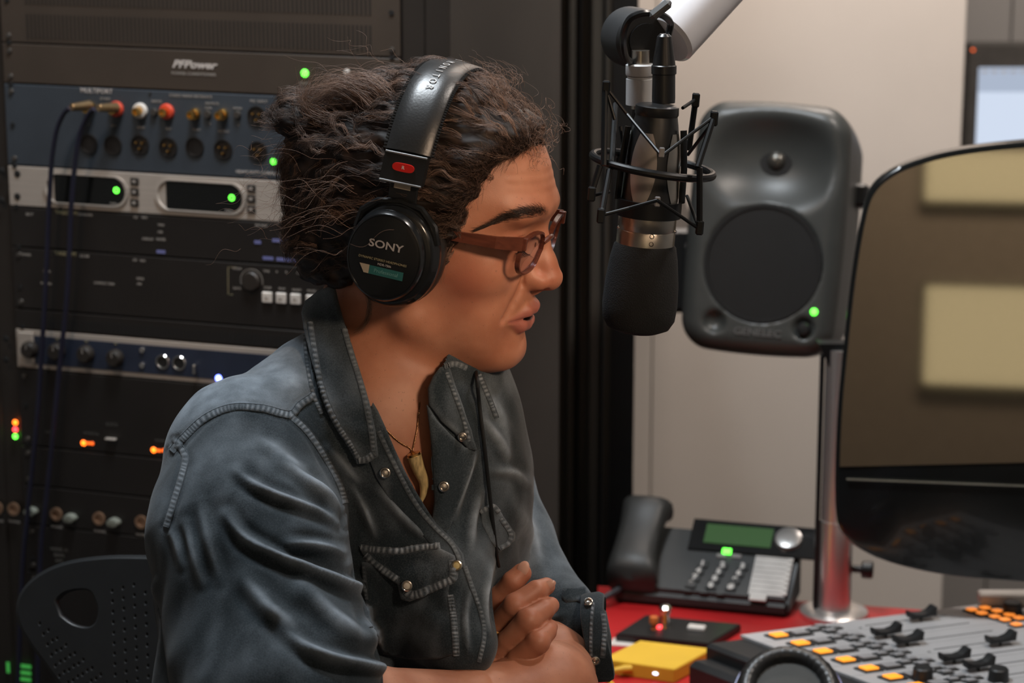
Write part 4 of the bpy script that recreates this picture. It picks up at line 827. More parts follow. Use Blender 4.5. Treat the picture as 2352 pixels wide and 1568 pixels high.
# ---- torso frame
ty = rad(42)
tF = np.array([math.cos(ty), -math.sin(ty), 0]); tL = np.array([math.sin(ty), math.cos(ty), 0])
lean = rad(14)
tU = np.array([0, 0, 1.]) * math.cos(lean) + tF * math.sin(lean) * 1.0; tU /= np.linalg.norm(tU); tFf = np.cross(tL, tU)
TM = np.stack([tFf, tL, tU])
TO = P(865, 1250, 2.14)
def tot(X): return (X - TO) @ TM.T
NSH = P(562, 1034, 2.00); NEL = P(625, 1600, 1.88); FSH = P(1045, 990, 2.26); FEL = P(1240, 1440, 2.20)
NB = P(850, 930, 2.12)
def chest_field(p):
    q = tot(p)
    d = ell(q, (0, 0, -.02), (.105, .138, .24))
    d = smin(d, rc(p, NB, NSH, .05, .05), .05); d = smin(d, rc(p, NB, FSH, .045, .045), .05)
    d = smin(d, rc(p, P(930, 985, 2.10), P(985, 1200, 2.115), .035, .04), .03)
    return d
LH = [(1110, 1585), (1146, 1425), (1160, 1378)]
FING = [([(1120, 1420, 2.088), (1150, 1370, 2.078), (1178, 1336, 2.070), (1198, 1316, 2.072)], [.0098, .0095, .0096, .0086]),
        ([(1122, 1478, 2.076), (1148, 1430, 2.062), (1184, 1390, 2.048), (1232, 1357, 2.056), (1255, 1346, 2.068)], [.0100, .0098, .0103, .0092, .0076]),
        ([(1128, 1535, 2.060), (1168, 1472, 2.046), (1214, 1425, 2.034), (1250, 1400, 2.048), (1265, 1390, 2.060)], [.0100, .0100, .0104, .0090, .0074]),
        ([(1142, 1570, 2.050), (1190, 1512, 2.037), (1236, 1474, 2.028), (1256, 1450, 2.040), (1263, 1440, 2.050)], [.0094, .0092, .0096, .0082, .0068])]
def arm_field(p):
    d = chain(p, [NSH, NEL, P(800, 1655, 1.92), P(1075, 1612, 2.0)], [.05, .043, .044, .026], .02)
    d = smin(d, chain(p, [FSH, P(1130, 1235, 2.24), FEL, P(1270, 1520, 2.14)], [.036, .034, .032, .034], .02), .01)
    return d
def forearm_far(p):
    return chain(p, [P(1290, 1545, 2.12), P(1256, 1592, 2.06), P(900, 1690, 1.95)], [.030, .0400, .029], .02)
def hand_field(p):
    d = chain(p, [P(1075, 1612, 2.0), P(1112, 1570, 2.05)], [.026, .024], .01)
    for pts, rs in FING:
        w = [P(*a) for a in pts]
        d = smin(d, rc(p, P(1108, 1585, 2.055), w[0], .015, rs[0]), .010)
    f = None
    for pts, rs in FING:
        c = chain(p, [P(*a) for a in pts], rs, .0015)
        j = P(*pts[-3 if len(pts) == 5 else -3]); c = smin(c, np.linalg.norm(p - j, axis=1) - rs[1] * 1.02, .003)
        d = smin(d, c, .0018)
    return d
HB = boxof([H(x, y, z) for x in (-.105, .125) for y in (-.075, .075) for z in (-.2, .12)], .01)
CB = boxof([TO - .0, NB, NSH, FSH, TO - tU * .26, TO + tU * .24], .12)
AB = boxof([NSH, NEL, P(800, 1655, 1.92), P(1075, 1612, 2.0), FSH, FEL, P(1300, 1500, 2.17)], .05)
GB = boxof([P(*a) for g, _ in FING for a in g] + [P(1075, 1612, 2.0)], .03)
RB = boxof([P(1330, 1490, 2.19), P(1262, 1600, 2.04), P(900, 1680, 1.95)], .045)
def body_field(p):
    d = smin(near(p, *HB, head_field), near(p, *CB, chest_field), .025)
    d = smin(d, near(p, *AB, arm_field), .02); d = smin(d, near(p, *GB, hand_field), .008)
    d = np.minimum(d, near(p, *RB, forearm_far))
    return d
BLO = P(300, 150, 2.05) * [1, 0, 0] + [0, 1.64, .86]; BHI = P(1420, 0, 2.2) * [1, 0, 0] + [0, 2.42, 1.84]
BLO[0] = -.36; BHI[0] = .16
def shirt_field(p):
    q = tot(p)
    d = ell(q, (.0, 0, -.03), (.125, .150, .27))
    d = smin(d, rc(p, NB, NSH, .064, .059), .05); d = smin(d, rc(p, NB, FSH, .050, .050), .04)
    d = smin(d, rc(p, P(560, 1120, 2.12), P(560, 1560, 2.16), .07, .08), .06)
    d = smin(d, rc(p, P(1045, 1330, 2.03), P(1050, 1470, 2.02), .030, .034), .04)
    ns = chain(p, [P(556, 1050, 2.00), P(570, 1240, 1.96), P(642, 1600, 1.89)], [.062, .076, .082], .03)
    d = smin(d, ns, .018)
    fs = chain(p, [P(1050, 990, 2.26), P(1093, 1110, 2.255), P(1142, 1240, 2.24), P(1203, 1360, 2.22), P(1262, 1430, 2.19), P(1316, 1446, 2.17)], [.052, .047, .043, .039, .036, .033], .03)
    return smin(d, fs, .015)
bV, bF, bN = nets(body_field, BLO, BHI, .0017)
q = toh(bV); qs = np.stack([q[:, 0], np.abs(q[:, 1]), q[:, 2]], 1)
lipd = np.minimum(chain(qs, [(.1015, .0, -.0480), (.0995, .011, -.0490), (.0895, .0265, -.0560)], [.0066, .0058, .0024], .003),
                  chain(qs, [(.0975, .0, -.0610), (.0960, .011, -.0605), (.0890, .0260, -.0572)], [.0078, .0070, .0024], .003))
a_lip = np.clip(1 - lipd / .0018, 0, 1) * (q[:, 0] > .06)
a_red = np.exp(-((qs - [.055, .052, -.022]) ** 2).sum(1) / .024 ** 2) + .7 * np.exp(-((qs - [.112, .006, -.016]) ** 2).sum(1) / .016 ** 2) + .6 * np.exp(-((qs - [.082, .034, .014]) ** 2).sum(1) / .013 ** 2)
fr = np.zeros(len(bV))
for pts, rs in FING:
    for a in pts[-2:] + [pts[-3]]: fr = np.maximum(fr, np.exp(-((bV - P(*a)) ** 2).sum(1) / .009 ** 2))
a_red += .8 * fr
qm = q.copy(); qm[:, 1] = -np.abs(qm[:, 1]); bxy = projv(HO + qm @ HM)
bd_ = np.full(len(bV), 99.); 
for t in np.linspace(0, 6, 49):
    bd_ = np.minimum(bd_, np.hypot(bxy[:, 0] - np.interp(t, range(7), [1248, 1225, 1200, 1175, 1150, 1122, 1100]), bxy[:, 1] - np.interp(t, range(7), [485, 487, 488, 495, 504, 516, 527])) - np.interp(t, range(7), [12, 13, 12, 9, 5, 1, -1]))
a_brow = np.clip(.5 - bd_ / 5, 0, 1) * .40 * (q[:, 0] > .06) * (np.abs(q[:, 1]) > .008)
a_dark = np.clip(1 - (ell(q, (.096, 0, -.0545), (.009, .015, .0040)) + .0) / .0012, 0, 1)

skin = mat('skin', (.50, .27, .175), .47, sss=.10, var=0, bump=.14, bscale=1300, spec=.42)
nt = skin.node_tree; pb = nt.nodes['Principled BSDF']
c = node_mix(nt, (.51, .235, .145), (.38, .150, .085), noise(nt, 26, 5))
c = node_mix(nt, c, (.46, .14, .085), mth(nt, 'MULTIPLY', attr(nt, 'red'), .8))
c = node_mix(nt, c, (.25, .12, .08), mth(nt, 'MULTIPLY', noise(nt, 420, 1, lo=.70, hi=.76), .5))
c = node_mix(nt, c, (.40, .135, .10), attr(nt, 'lip'))
c = node_mix(nt, c, (.035, .018, .012), attr(nt, 'brow'))
c = node_mix(nt, c, (.015, .005, .005), attr(nt, 'dark'))
nt.links.new(c, pb.inputs['Base Color'])
person = empty('person', P(800, 1568, 2.1), 'person with dark curly hair in profile, blue denim shirt and crossed arms', 'person')
npmesh('body', bV, bF, skin, person, attrs={'lip': a_lip, 'red': a_red, 'brow': a_brow, 'dark': a_dark})
# nails
nail = mat('nail', (.60, .34, .26), .25, spec=.6)
bB = bvh_of(bV, bF)
def hit(bvh, x, y):
    d = V_(P(x, y, 1) - CAM).normalized(); l, n, i, dist = bvh.ray_cast(V_(CAM), d)
    if l is not None and n.dot(d) > 0: n = -n
    return (l, n) if l is not None else (None, None)
for (x, y), ang, (w_, l_) in [((1201, 1306), -62, (.0052, .0075)), ((1262, 1343), -28, (.0038, .0065))]:
    l, n = hit(bB, x, y)
    if l is None: continue
    dirv = V_(cR * math.cos(rad(ang)) - cU * math.sin(rad(ang))); M = frame(l - n * .0006, dirv, z=n)
    b = MB(); b.sphere((0, 0, 0), (l_, w_, .0017), 8, M); b.build('fingernail', nail, person, local=False)

# ------------------------------------------------ shirt
def inpoly(xy, poly):
    c = np.zeros(len(xy), bool); n = len(poly)
    for i in range(n):
        (x1, y1), (x2, y2) = poly[i], poly[(i + 1) % n]
        if y1 == y2: continue
        m = ((xy[:, 1] < y1) != (xy[:, 1] < y2)); xx = x1 + (xy[:, 1] - y1) / (y2 - y1) * (x2 - x1); c ^= m & (xy[:, 0] < xx)
    return c
sV, sF, sN = nets(shirt_field, BLO, BHI, .0023)
sxy = projv(sV); face = ((CAM - sV) * sN).sum(1) > 0
zdep = (sV - CAM) @ cW
FOLDS = [  # polyline in the picture, width px, height mm, depth limit
 ([(541, 1082), (586, 1115), (652, 1143), (730, 1170), (774, 1198)], 13, 4.5), ([(640, 1060), (707, 1100), (752, 1135), (776, 1170)], 14, 4.5),
 ([(519, 1181), (558, 1231), (630, 1276), (707, 1303), (790, 1334), (835, 1353), (851, 1397)], 15, 6), ([(660, 1250), (720, 1252), (792, 1266)], 13, 4),
 ([(652, 1447), (718, 1492), (790, 1516), (873, 1533), (907, 1552)], 17, 6), ([(597, 1010), (663, 1054), (720, 1075)], 16, 2.5),
 ([(425, 1200), (447, 1275), (460, 1340)], 12, 2.4), ([(392, 1215), (405, 1250), (418, 1300)], 11, 2.2), ([(455, 1150), (480, 1250), (500, 1330)], 14, 2),
 ([(807, 1109), (840, 1176), (862, 1231)], 12, 4), ([(700, 1350), (770, 1420), (850, 1470)], 26, 5), ([(560, 1330), (620, 1400), (690, 1440)], 22, 4),
 ([(900, 1420), (960, 1400), (1010, 1440)], 20, 3), ([(860, 1380), (850, 1440), (870, 1490)], 14, 3), ([(1110, 960), (1145, 1010), (1165, 1060)], 14, 4),
 ([(1090, 1040), (1070, 1100), (1040, 1190)], 11, 4), ([(1130, 1080), (1180, 1085), (1205, 1110)], 12, 3.5), ([(1120, 900), (1150, 960), (1170, 1030)], 16, 3),
 ([(1180, 1150), (1215, 1220), (1240, 1290)], 18, 3), ([(1110, 1130), (1085, 1200), (1080, 1260)], 12, 4), ([(1130, 1290), (1115, 1370), (1125, 1450)], 10, 4),
 ([(1080, 1350), (1070, 1420), (1075, 1500)], 9, 3), ([(1160, 1400), (1230, 1420), (1290, 1410)], 12, 3), ([(620, 830), (660, 870), (700, 880)], 30, 2), ([(760, 1030), (800, 1080), (830, 1110)], 13, 3.5),
 ([(870, 1120), (930, 1190), (985, 1240)], 14, 3.5), ([(350, 1330), (345, 1400), (340, 1480)], 12, 3)]
disp = np.zeros(len(sV)); wear_and_light = np.zeros(len(sV))
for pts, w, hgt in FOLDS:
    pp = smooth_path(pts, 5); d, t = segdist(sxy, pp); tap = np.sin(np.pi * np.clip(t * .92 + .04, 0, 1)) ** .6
    w = w * .82; g = np.exp(-(d / w) ** 2) * tap * face; disp += hgt * .001 * (g - .6 * np.exp(-((d - 1.9 * w) / (1.1 * w)) ** 2) * tap * face); wear_and_light = np.maximum(wear_and_light, g ** 1.6 * min(1, hgt / 4.5) * .95)
disp += .0011 * nsin(sV * [1, 1, .6], 170, 3) * .8 + .0022 * nsin(sV, 60, 5) * .7
SEAMS = [([(395, 1036), (420, 1008), (470, 962), (530, 937), (600, 938), (665, 952), (690, 930), (722, 908)], 9),
         ([(668, 955), (705, 990), (742, 1042), (775, 1100), (792, 1150), (800, 1205)], 8), ([(402, 1012), (425, 1048), (418, 1090), (400, 1150), (382, 1210)], 8),
         ([(700, 760), (705, 830), (718, 900), (738, 950)], 5), ([(1100, 860), (1125, 920), (1140, 960)], 6)]
for pts, w in SEAMS:
    d, t = segdist(sxy, smooth_path(pts, 5)); disp -= .0008 * np.exp(-((d - w * 1.3) / 4.) ** 2) * face
sV = sV + sN * disp[:, None]
sat = lambda v, a, b_: np.clip((v - a) / (b_ - a), 0, 1)
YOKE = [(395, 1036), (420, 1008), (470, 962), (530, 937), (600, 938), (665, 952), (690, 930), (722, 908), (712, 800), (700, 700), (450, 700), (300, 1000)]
yk = inpoly(sxy, YOKE) * 1.; wear_and_light = wear_and_light + .72 * yk  # yoke paler from real fading and from shoulder light put into colour
wear_and_light += .40 * np.exp(-(((sxy[:, 0] - 985) / 75) ** 2 + ((sxy[:, 1] - 1430) / 60) ** 2)) + .35 * np.exp(-(((sxy[:, 0] - 1130) / 45) ** 2 + ((sxy[:, 1] - 905) / 70) ** 2)) + .30 * np.exp(-(((sxy[:, 0] - 1215) / 30) ** 2 + ((sxy[:, 1] - 1230) / 120) ** 2))
wear_and_light += .18 * np.exp(-(((sxy[:, 0] - 560) / 160) ** 2 + ((sxy[:, 1] - 1010) / 60) ** 2)) + .15 * np.exp(-(((sxy[:, 0] - 365) / 22) ** 2 + ((sxy[:, 1] - 1130) / 90) ** 2))
wear_and_light = np.clip(wear_and_light + .10 * nsin(sV, 45, 9) + .08 * nsin(sV * [1, 1, .25], 260, 19), 0, 1)
VP = [(860, 950), (876, 990), (893, 1030), (915, 1075), (938, 1120), (962, 1160), (988, 1198), (1000, 1190), (998, 1160), (994, 1120), (992, 1040), (988, 935), (1018, 842), (1034, 800), (900, 700), (782, 690), (800, 780), (818, 865), (840, 910)]
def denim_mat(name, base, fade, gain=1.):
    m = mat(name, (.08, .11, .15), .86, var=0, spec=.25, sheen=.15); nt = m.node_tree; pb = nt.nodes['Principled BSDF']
    fac = mth(nt, 'MULTIPLY', attr(nt, 'wear_and_light'), noise(nt, 90, 4, lo=.25, hi=.7, tlo=.55, thi=1.05))
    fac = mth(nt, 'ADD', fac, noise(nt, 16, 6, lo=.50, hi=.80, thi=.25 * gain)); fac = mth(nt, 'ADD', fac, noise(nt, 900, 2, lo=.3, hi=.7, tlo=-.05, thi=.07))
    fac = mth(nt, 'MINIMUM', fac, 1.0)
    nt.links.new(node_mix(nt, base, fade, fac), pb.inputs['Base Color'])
    n = nt.nodes.new('ShaderNodeTexNoise'); n.inputs['Scale'].default_value = 1400; tc = nt.nodes.new('ShaderNodeTexCoord'); nt.links.new(tc.outputs['Object'], n.inputs['Vector'])
    b = nt.nodes.new('ShaderNodeBump'); b.inputs['Strength'].default_value = .35; b.inputs['Distance'].default_value = .0006
    nt.links.new(n.outputs['Fac'], b.inputs['Height']); nt.links.new(b.outputs[0], pb.inputs['Normal'])
    return m
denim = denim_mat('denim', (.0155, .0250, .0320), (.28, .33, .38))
denim_edge = denim_mat('denim_edge', (.014, .024, .032), (.42, .47, .52), 1.0)
fc = sV[sF].mean(1); keep = ~inpoly(projv(fc), VP)
shirt = npmesh('shirt', sV, sF[keep], denim, person, attrs={'wear_and_light': wear_and_light}); shirt['label'] = 'faded blue denim shirt with rolled sleeves'
sB = bvh_of(sV, sF)
# support for collar and front edges: shirt + a widened neck
def sup_field(p):
    return smin(shirt_field(p), near(p, *CB, lambda a: rc(a, H(-.022, 0, -.06), H(-.050, 0, -.190), .058, .075)), .035)
uV, uF, uN = nets(sup_field, P(640, 640, 2.05) * [1, 0, 0] + [0, 1.8, 1.05], P(1180, 640, 2.05) * [1, 0, 0] + [0, 2.35, 1.6], .006)
uB = bvh_of(uV, uF)
from mathutils.geometry import delaunay_2d_cdt
def patch(name, poly, bvh, off, thick, m, parent=None, step=7, lift=None, smooth_it=6, wearw=9., amp=0., wearg=1., label=None, seed=0, closed_path=True, base_wear=0.):
    """a cloth piece cut to a picture outline, laid OFF metres over a surface, THICK metres thick"""
    parent = parent or person
    pp = smooth_path(list(poly) + [poly[0]], 1) if not closed_path else list(poly) + [poly[0]]
    bd = []
    for a, b in zip(pp[:-1], pp[1:]):
        a = np.array(a, float); b = np.array(b, float); n = max(1, int(np.linalg.norm(b - a) / step)); bd += [a + (b - a) * k / n for k in range(n)]
    bd = np.array(bd); n = len(bd); r = np.random.RandomState(seed)
    x0, y0 = bd.min(0); x1, y1 = bd.max(0)
    g = np.stack(np.meshgrid(np.arange(x0, x1, step), np.arange(y0, y1, step)), -1).reshape(-1, 2); g = g[inpoly(g, [tuple(b) for b in bd])]
    if len(g): dd, _ = segdist(g, [tuple(b) for b in bd] + [tuple(bd[0])]); g = g[dd > step * .55]
    allp = np.concatenate([bd, g]) if len(g) else bd
    vo, eo, fo, ov, *_ = delaunay_2d_cdt([Vector(a) for a in allp], [(i, (i + 1) % n) for i in range(n)], [], 1, 1e-4)
    xy = np.array([[v.x, v.y] for v in vo]); N = len(xy); dep = np.full(N, np.nan); nr = np.zeros((N, 3))
    for i in range(N):
        l, nn = hit(bvh, *xy[i])
        if l is not None: dep[i] = (np.array(l) - CAM) @ cW; nr[i] = nn
    ok = ~np.isnan(dep)
    for i in np.nonzero(~ok)[0]:
        j = np.argmin(((xy[ok] - xy[i]) ** 2).sum(1)); dep[i] = dep[ok][j]; nr[i] = nr[ok][j]
    tri = np.array([list(f) for f in fo if len(f) == 3]); nb = np.zeros((N, N), bool)
    for f in tri: nb[f[0], f[1]] = nb[f[1], f[0]] = nb[f[1], f[2]] = nb[f[2], f[1]] = nb[f[0], f[2]] = nb[f[2], f[0]] = True
    cnt = np.maximum(nb.sum(1), 1)
    for _ in range(smooth_it): dep = np.minimum(.5 * dep + .5 * (nb @ dep) / cnt, dep + .002); nr = .5 * nr + .5 * (nb @ nr) / cnt[:, None]
    nr /= np.linalg.norm(nr, axis=1)[:, None] + 1e-9
    X = np.array([P(x, y, d) for (x, y), d in zip(xy, dep)])
    dE, tE = segdist(xy, [tuple(b) for b in bd] + [tuple(bd[0])])
    o = off + amp * (nsin(X, 130, seed) + .5 * nsin(X, 300, seed + 1))
    if lift is not None: o = o + np.array([lift(x, y) for x, y in xy])
    X1 = X + nr * np.asarray(o)[:, None] if np.ndim(o) else X + nr * o
    rimd = np.where(dE < 1, -.0006, 0); X1 = X1 + nr * rimd[:, None]
    ring = np.exp(-((dE - wearw) / 2.2) ** 2); X1 = X1 - nr * (ring * .0006)[:, None]
    X2 = X1 - nr * thick
    V = np.concatenate([X1, X2]); T = [tuple(f) for f in tri] + [tuple(f[::-1] + N) for f in tri]
    ed = {}
    for f in tri:
        for a, b in ((f[0], f[1]), (f[1], f[2]), (f[2], f[0])): ed[(a, b)] = ed.get((a, b), 0) + 1
    for (a, b) in ed:
        if (b, a) not in ed: T += [(b, a, a + N), (b, a + N, b + N)]
    wr = np.clip(np.exp(-(dE / wearw) ** 2) * .22 * wearg + base_wear + .10 * nsin(X, 80, seed + 2) + .10 * nsin(X * [1, 1, .3], 240, seed + 5), 0, 1)
    ob = npmesh(name, V, np.array(T), m, parent, attrs={'wear_and_light': np.concatenate([wr, wr])})
    bm = bmesh.new(); bm.from_mesh(ob.data); bmesh.ops.recalc_face_normals(bm, faces=bm.faces[:]); bm.to_mesh(ob.data); bm.free()
    if label: ob['label'] = label
    return ob, bvh_of(V, np.array(T))
def stitches(path, bvhs, m, gap=7., ln=4.2, r=.00045, name='stitching', off=.0004, parent=None, perp=False):
    pts = smooth_path(path, 24); pts = np.array(pts); L = np.concatenate([[0], np.cumsum(np.linalg.norm(np.diff(pts, axis=0), axis=1))]); b = MB()
    def at(s): return np.array([np.interp(s, L, pts[:, 0]), np.interp(s, L, pts[:, 1])])
    def h(xy):
        best = None
        for bv in bvhs:
            l, n = hit(bv, *xy)
            if l is not None and (best is None or (l - V_(CAM)).length < (best[0] - V_(CAM)).length): best = (l, n)
        return None if best is None else best[0] + best[1] * off
    s = 0
    while s + ln < L[-1]:
        a, c = at(s), at(s + ln)
        if perp: t = (c - a) / np.linalg.norm(c - a); nn = np.array([-t[1], t[0]]); m0 = a; a, c = m0 - nn * perp, m0 + nn * perp
        pa, pc = h(a), h(c)
        if pa is not None and pc is not None and (pa - pc).length < .02: b.tube([pa, pc], r, 4)
        s += gap
    if b.v: return b.build(name, m, parent or person, kind='stuff', local=False)
thread = mat('thread', (.30, .31, .30), .8)
seamshade = mat('seam_shade', (.05, .06, .07), .9)  # dark colour for the shadow line beside seams
seamf = denim_edge
# collar near leaf
near_collar = [(706, 728), (712, 790), (722, 850), (736, 905), (758, 960), (785, 1005), (808, 1032), (818, 1064), (842, 1062), (866, 1046), (860, 990), (848, 930), (832, 870), (815, 810), (798, 750), (784, 700), (776, 662), (745, 672), (716, 700)]
cl, clB = patch('collar', near_collar, uB, .0075, .003, denim, wearw=11, smooth_it=14, seed=4, amp=.0006, base_wear=.10, label='open point collar with worn light edges')
far_collar = [(1005, 846), (1024, 842), (1038, 890), (1056, 936), (1074, 986), (1086, 1034), (1068, 1030), (1039, 994), (1007, 967), (981, 931), (979, 893), (990, 866)]
fcl, fclB = patch('collar', far_collar, uB, .006, .003, denim, wearw=11, smooth_it=12, seed=6, amp=.0006)
far_front = [(978, 930), (1000, 965), (1033, 1000), (1062, 1026), (1086, 1032), (1080, 1070), (1062, 1120), (1045, 1165), (1030, 1212), (1012, 1228), (990, 1195), (996, 1150), (993, 1090), (990, 1030), (984, 975)]
ff, ffB = patch('placket', far_front, uB, .004, .0025, denim, wearw=8, smooth_it=8, seed=8, wearg=.7)
band = [(856, 925), (868, 945), (886, 985), (905, 1030), (926, 1075), (949, 1120), (973, 1160), (998, 1200), (1036, 1240), (1062, 1275), (1072, 1330), (1098, 1390), (1116, 1440), (1110, 1500), (1094, 1545), (1080, 1600),
        (1040, 1600), (1062, 1540), (1074, 1490), (1070, 1430), (1048, 1370), (1028, 1320), (1020, 1290), (985, 1245), (935, 1198), (895, 1150), (864, 1095), (846, 1050), (846, 1000), (846, 950)]
pl, plB = patch('placket', band, uB, .0035, .0025, denim, wearw=7, smooth_it=5, seed=9, wearg=.8)
pl2, pl2B = patch('placket', band[2:-2], sB, .0036, .0025, denim, wearw=7, smooth_it=5, seed=9, wearg=.8) if False else (None, None)
flap = [(824, 1252), (860, 1256), (920, 1258), (965, 1250), (1008, 1246), (1012, 1262), (1044, 1278), (1049, 1300), (1048, 1334), (1015, 1350), (975, 1368), (950, 1376), (925, 1363), (914, 1335), (888, 1322), (858, 1298), (832, 1270)]
fl, flB = patch('pocket_flap', flap, sB, .0035, .0028, denim_edge, wearw=12, smooth_it=6, seed=11, amp=.0012, wearg=1.1, lift=lambda x, y: .005 * max(0, (y - 1290) / 70) * (x < 990))
pk = [(830, 1290), (1040, 1300), (1030, 1360), (1046, 1440), (1050, 1500), (1010, 1512), (940, 1512), (880, 1500), (850, 1440), (836, 1360)]
po, poB = patch('pocket', pk, sB, .0016, .0015, denim, wearw=9, smooth_it=3, seed=12, wearg=.8)
flap2 = [(1100, 1172), (1130, 1157), (1148, 1178), (1178, 1222), (1176, 1240), (1150, 1260), (1142, 1268), (1120, 1240), (1106, 1208)]
fl2, fl2B = patch('pocket_flap', flap2, sB, .0030, .0025, denim, wearw=8, smooth_it=4, seed=13, amp=.0008)
def ribbon(path, bvhs, w, m=None, amp=.0008, period=11., off=.0003, name='seam', lo=.0, hi=.72, line=1, parent=None, seed=0, taper=True):
    """a puckered felled seam lying on the cloth: w = half width in picture pixels"""
    pts = np.array(smooth_path(path, 30)); L = np.concatenate([[0], np.cumsum(np.linalg.norm(np.diff(pts, axis=0), axis=1))]); n = max(4, int(L[-1] / 1.6)); s_ = np.linspace(0, L[-1], n)
    c = np.stack([np.interp(s_, L, pts[:, 0]), np.interp(s_, L, pts[:, 1])], 1); T = np.gradient(c, axis=0); T /= np.linalg.norm(T, axis=1)[:, None]; Nn = np.stack([-T[:, 1], T[:, 0]], 1)
    r = np.random.RandomState(seed + int(L[-1])); ph = np.cumsum(2 * np.pi / (period * (1 + .25 * np.interp(s_, np.linspace(0, L[-1], 30), r.normal(size=30)))) * (L[-1] / n)); bl = np.interp(s_, np.linspace(0, L[-1], int(L[-1] / 14) + 3), r.uniform(.25, 1, int(L[-1] / 14) + 3)); K = 9
    X = np.full((n, K, 3), np.nan); wr = np.zeros((n, K)); slant = .5
    for i in range(n):
        for k in range(K):
            u = (k / (K - 1) - .5) * 2; xy = c[i] + Nn[i] * w * u; best = None
            for bv in bvhs:
                l, nn = hit(bv, *xy)
                if l is not None and (best is None or (l - V_(CAM)).length < (best[0] - V_(CAM)).length): best = (l, nn)
            if best is None: continue
            q_ = .5 + .5 * math.sin(ph[i] + u * slant); prof = max(0, 1 - abs(u) ** 6); groove = math.exp(-((abs(u) - .62) / .13) ** 2)
            h = off + prof * (amp * .55 + amp * .45 * q_) - groove * amp * .4 * prof
            X[i, k] = np.array(best[0] + best[1] * h); wr[i, k] = (lo + (hi - lo) * q_ ** 1.3 * bl[i]) * (1 - .75 * groove) * prof + .1
    dep = (X - CAM) @ cW; md = np.nanmedian(dep, axis=1)
    good = ~np.isnan(dep).any(1) & (np.nanmax(dep, 1) - np.nanmin(dep, 1) < .03); F_ = []
    X = np.nan_to_num(X)
    for i in range(n - 1):
        if good[i] and good[i + 1] and abs(md[i] - md[i + 1]) < .008: F_ += [(i * K + k, i * K + k + 1, (i + 1) * K + k + 1, (i + 1) * K + k) for k in range(K - 1)]
    if not F_: return
    ob = npmesh(name, X.reshape(-1, 3), np.array(F_), m or denim_edge, parent or person, attrs={'wear_and_light': np.clip(wr.ravel(), 0, 1)})
    bm = bmesh.new(); bm.from_mesh(ob.data); bmesh.ops.delete(bm, geom=[v for v in bm.verts if not v.link_faces], context='VERTS'); bm.to_mesh(ob.data); bm.free()
    if line:
        e = [V_(X[i, 0 if line > 0 else K - 1]) for i in range(n) if good[i]]
        for a in range(len(e) - 1, 0, -1):
            if (e[a] - e[a - 1]).length > .01: e = e[:a] if a > len(e) / 2 else e[a:]; break
        if len(e) > 3: b = MB(); b.tube(e[::2], .00045, 4); b.build('edge_shade', seamshade, ob, local=False)  # thin dark tube drawn as the edge shadow of the seam
    return ob
for pts, w in SEAMS: ribbon(pts, [sB], w * .9, amp=.0006, line=1, hi=.62)
ribbon([(713, 740), (722, 800), (734, 870), (750, 925), (774, 975), (800, 1015), (822, 1052)], [clB, sB], 7, amp=.0012)
ribbon([(824, 1057), (842, 1054), (860, 1040)], [clB, sB], 8, line=0, amp=.0012); ribbon([(858, 1036), (852, 985), (840, 925), (824, 865), (806, 808), (790, 750)], [clB, sB], 6, amp=.0007, lo=.0, hi=.45)
ribbon([(1026, 856), (1044, 905), (1062, 955), (1078, 1012)], [fclB, sB], 5, amp=.0008, line=0, hi=.7); ribbon([(1020, 842), (1045, 836), (1072, 846)], [sB, fclB], 7, amp=.001)
ribbon([(828, 1257), (870, 1262), (920, 1264), (965, 1256), (1006, 1252)], [flB, sB], 8, hi=1.,  amp=.0010, line=-1); ribbon([(1040, 1286), (1041, 1326), (1012, 1342), (975, 1358), (948, 1366), (930, 1355)], [flB, sB], 10, hi=1.,  amp=.0010, line=-1)
ribbon([(838, 1274), (862, 1296), (890, 1316), (914, 1332)], [flB, sB], 9, hi=1.,  amp=.0010, line=0)
ribbon([(1034, 1366), (1042, 1420), (1046, 1470), (1048, 1505)], [poB, sB], 8, amp=.0012, line=1, period=9); ribbon([(834, 1300), (840, 1370), (852, 1440)], [poB, sB], 5, amp=.0006, lo=0, hi=.3)
ribbon([(870, 990), (893, 1040), (918, 1090), (945, 1140), (972, 1180), (1004, 1216), (1038, 1250), (1058, 1290)], [plB, sB], 5, amp=.0006, lo=0, hi=.35, line=-1)
ribbon([(1068, 1300), (1085, 1350), (1106, 1410), (1112, 1460), (1100, 1520)], [plB, sB], 5, amp=.0006, lo=0, hi=.5, line=-1)
ribbon([(1104, 1175), (1130, 1162), (1146, 1176)], [fl2B, sB], 6, amp=.001, line=0); ribbon([(1150, 1190), (1172, 1224), (1168, 1246), (1146, 1260)], [fl2B, sB], 6, amp=.001, line=0)
# snaps
snapm = mat('snap_metal', (.55, .52, .48), .25, 1.); pearl = mat('pearl', (.62, .58, .48), .22, coat=.5); brass_pearl = mat('gold_pearl', (.62, .50, .22), .25, coat=.5)
def snap(x, y, bvh, r, ringonly=False, face=pearl, tilt=None):
    l, n = hit(bvh, x, y)
    if l is None: return
    n = (n + (V_(CAM) - l).normalized() * .6).normalized(); M = frame(l + n * .0022, V_(cR), z=n)
    b = MB(); b.lathe([(r * .62, -.0015), (r * .62, .0016), (r * .74, .0023), (r * .92, .0020), (r, .0008), (r, -.0025)], M, 24); o = b.build('snap_ring', snapm, person, local=False)
    b = MB(); b.lathe([(0, .0008 if ringonly else .0022), (r * .5, .0007 if ringonly else .0019), (r * .66, .0004)], M, 20)
    b.build('snap_stud', snapm if ringonly else face, o, local=False)
snap(884, 1085, plB, .0048, True); snap(1061, 1001, fclB, .0042, True); snap(1018, 1116, ffB, .0048, True)
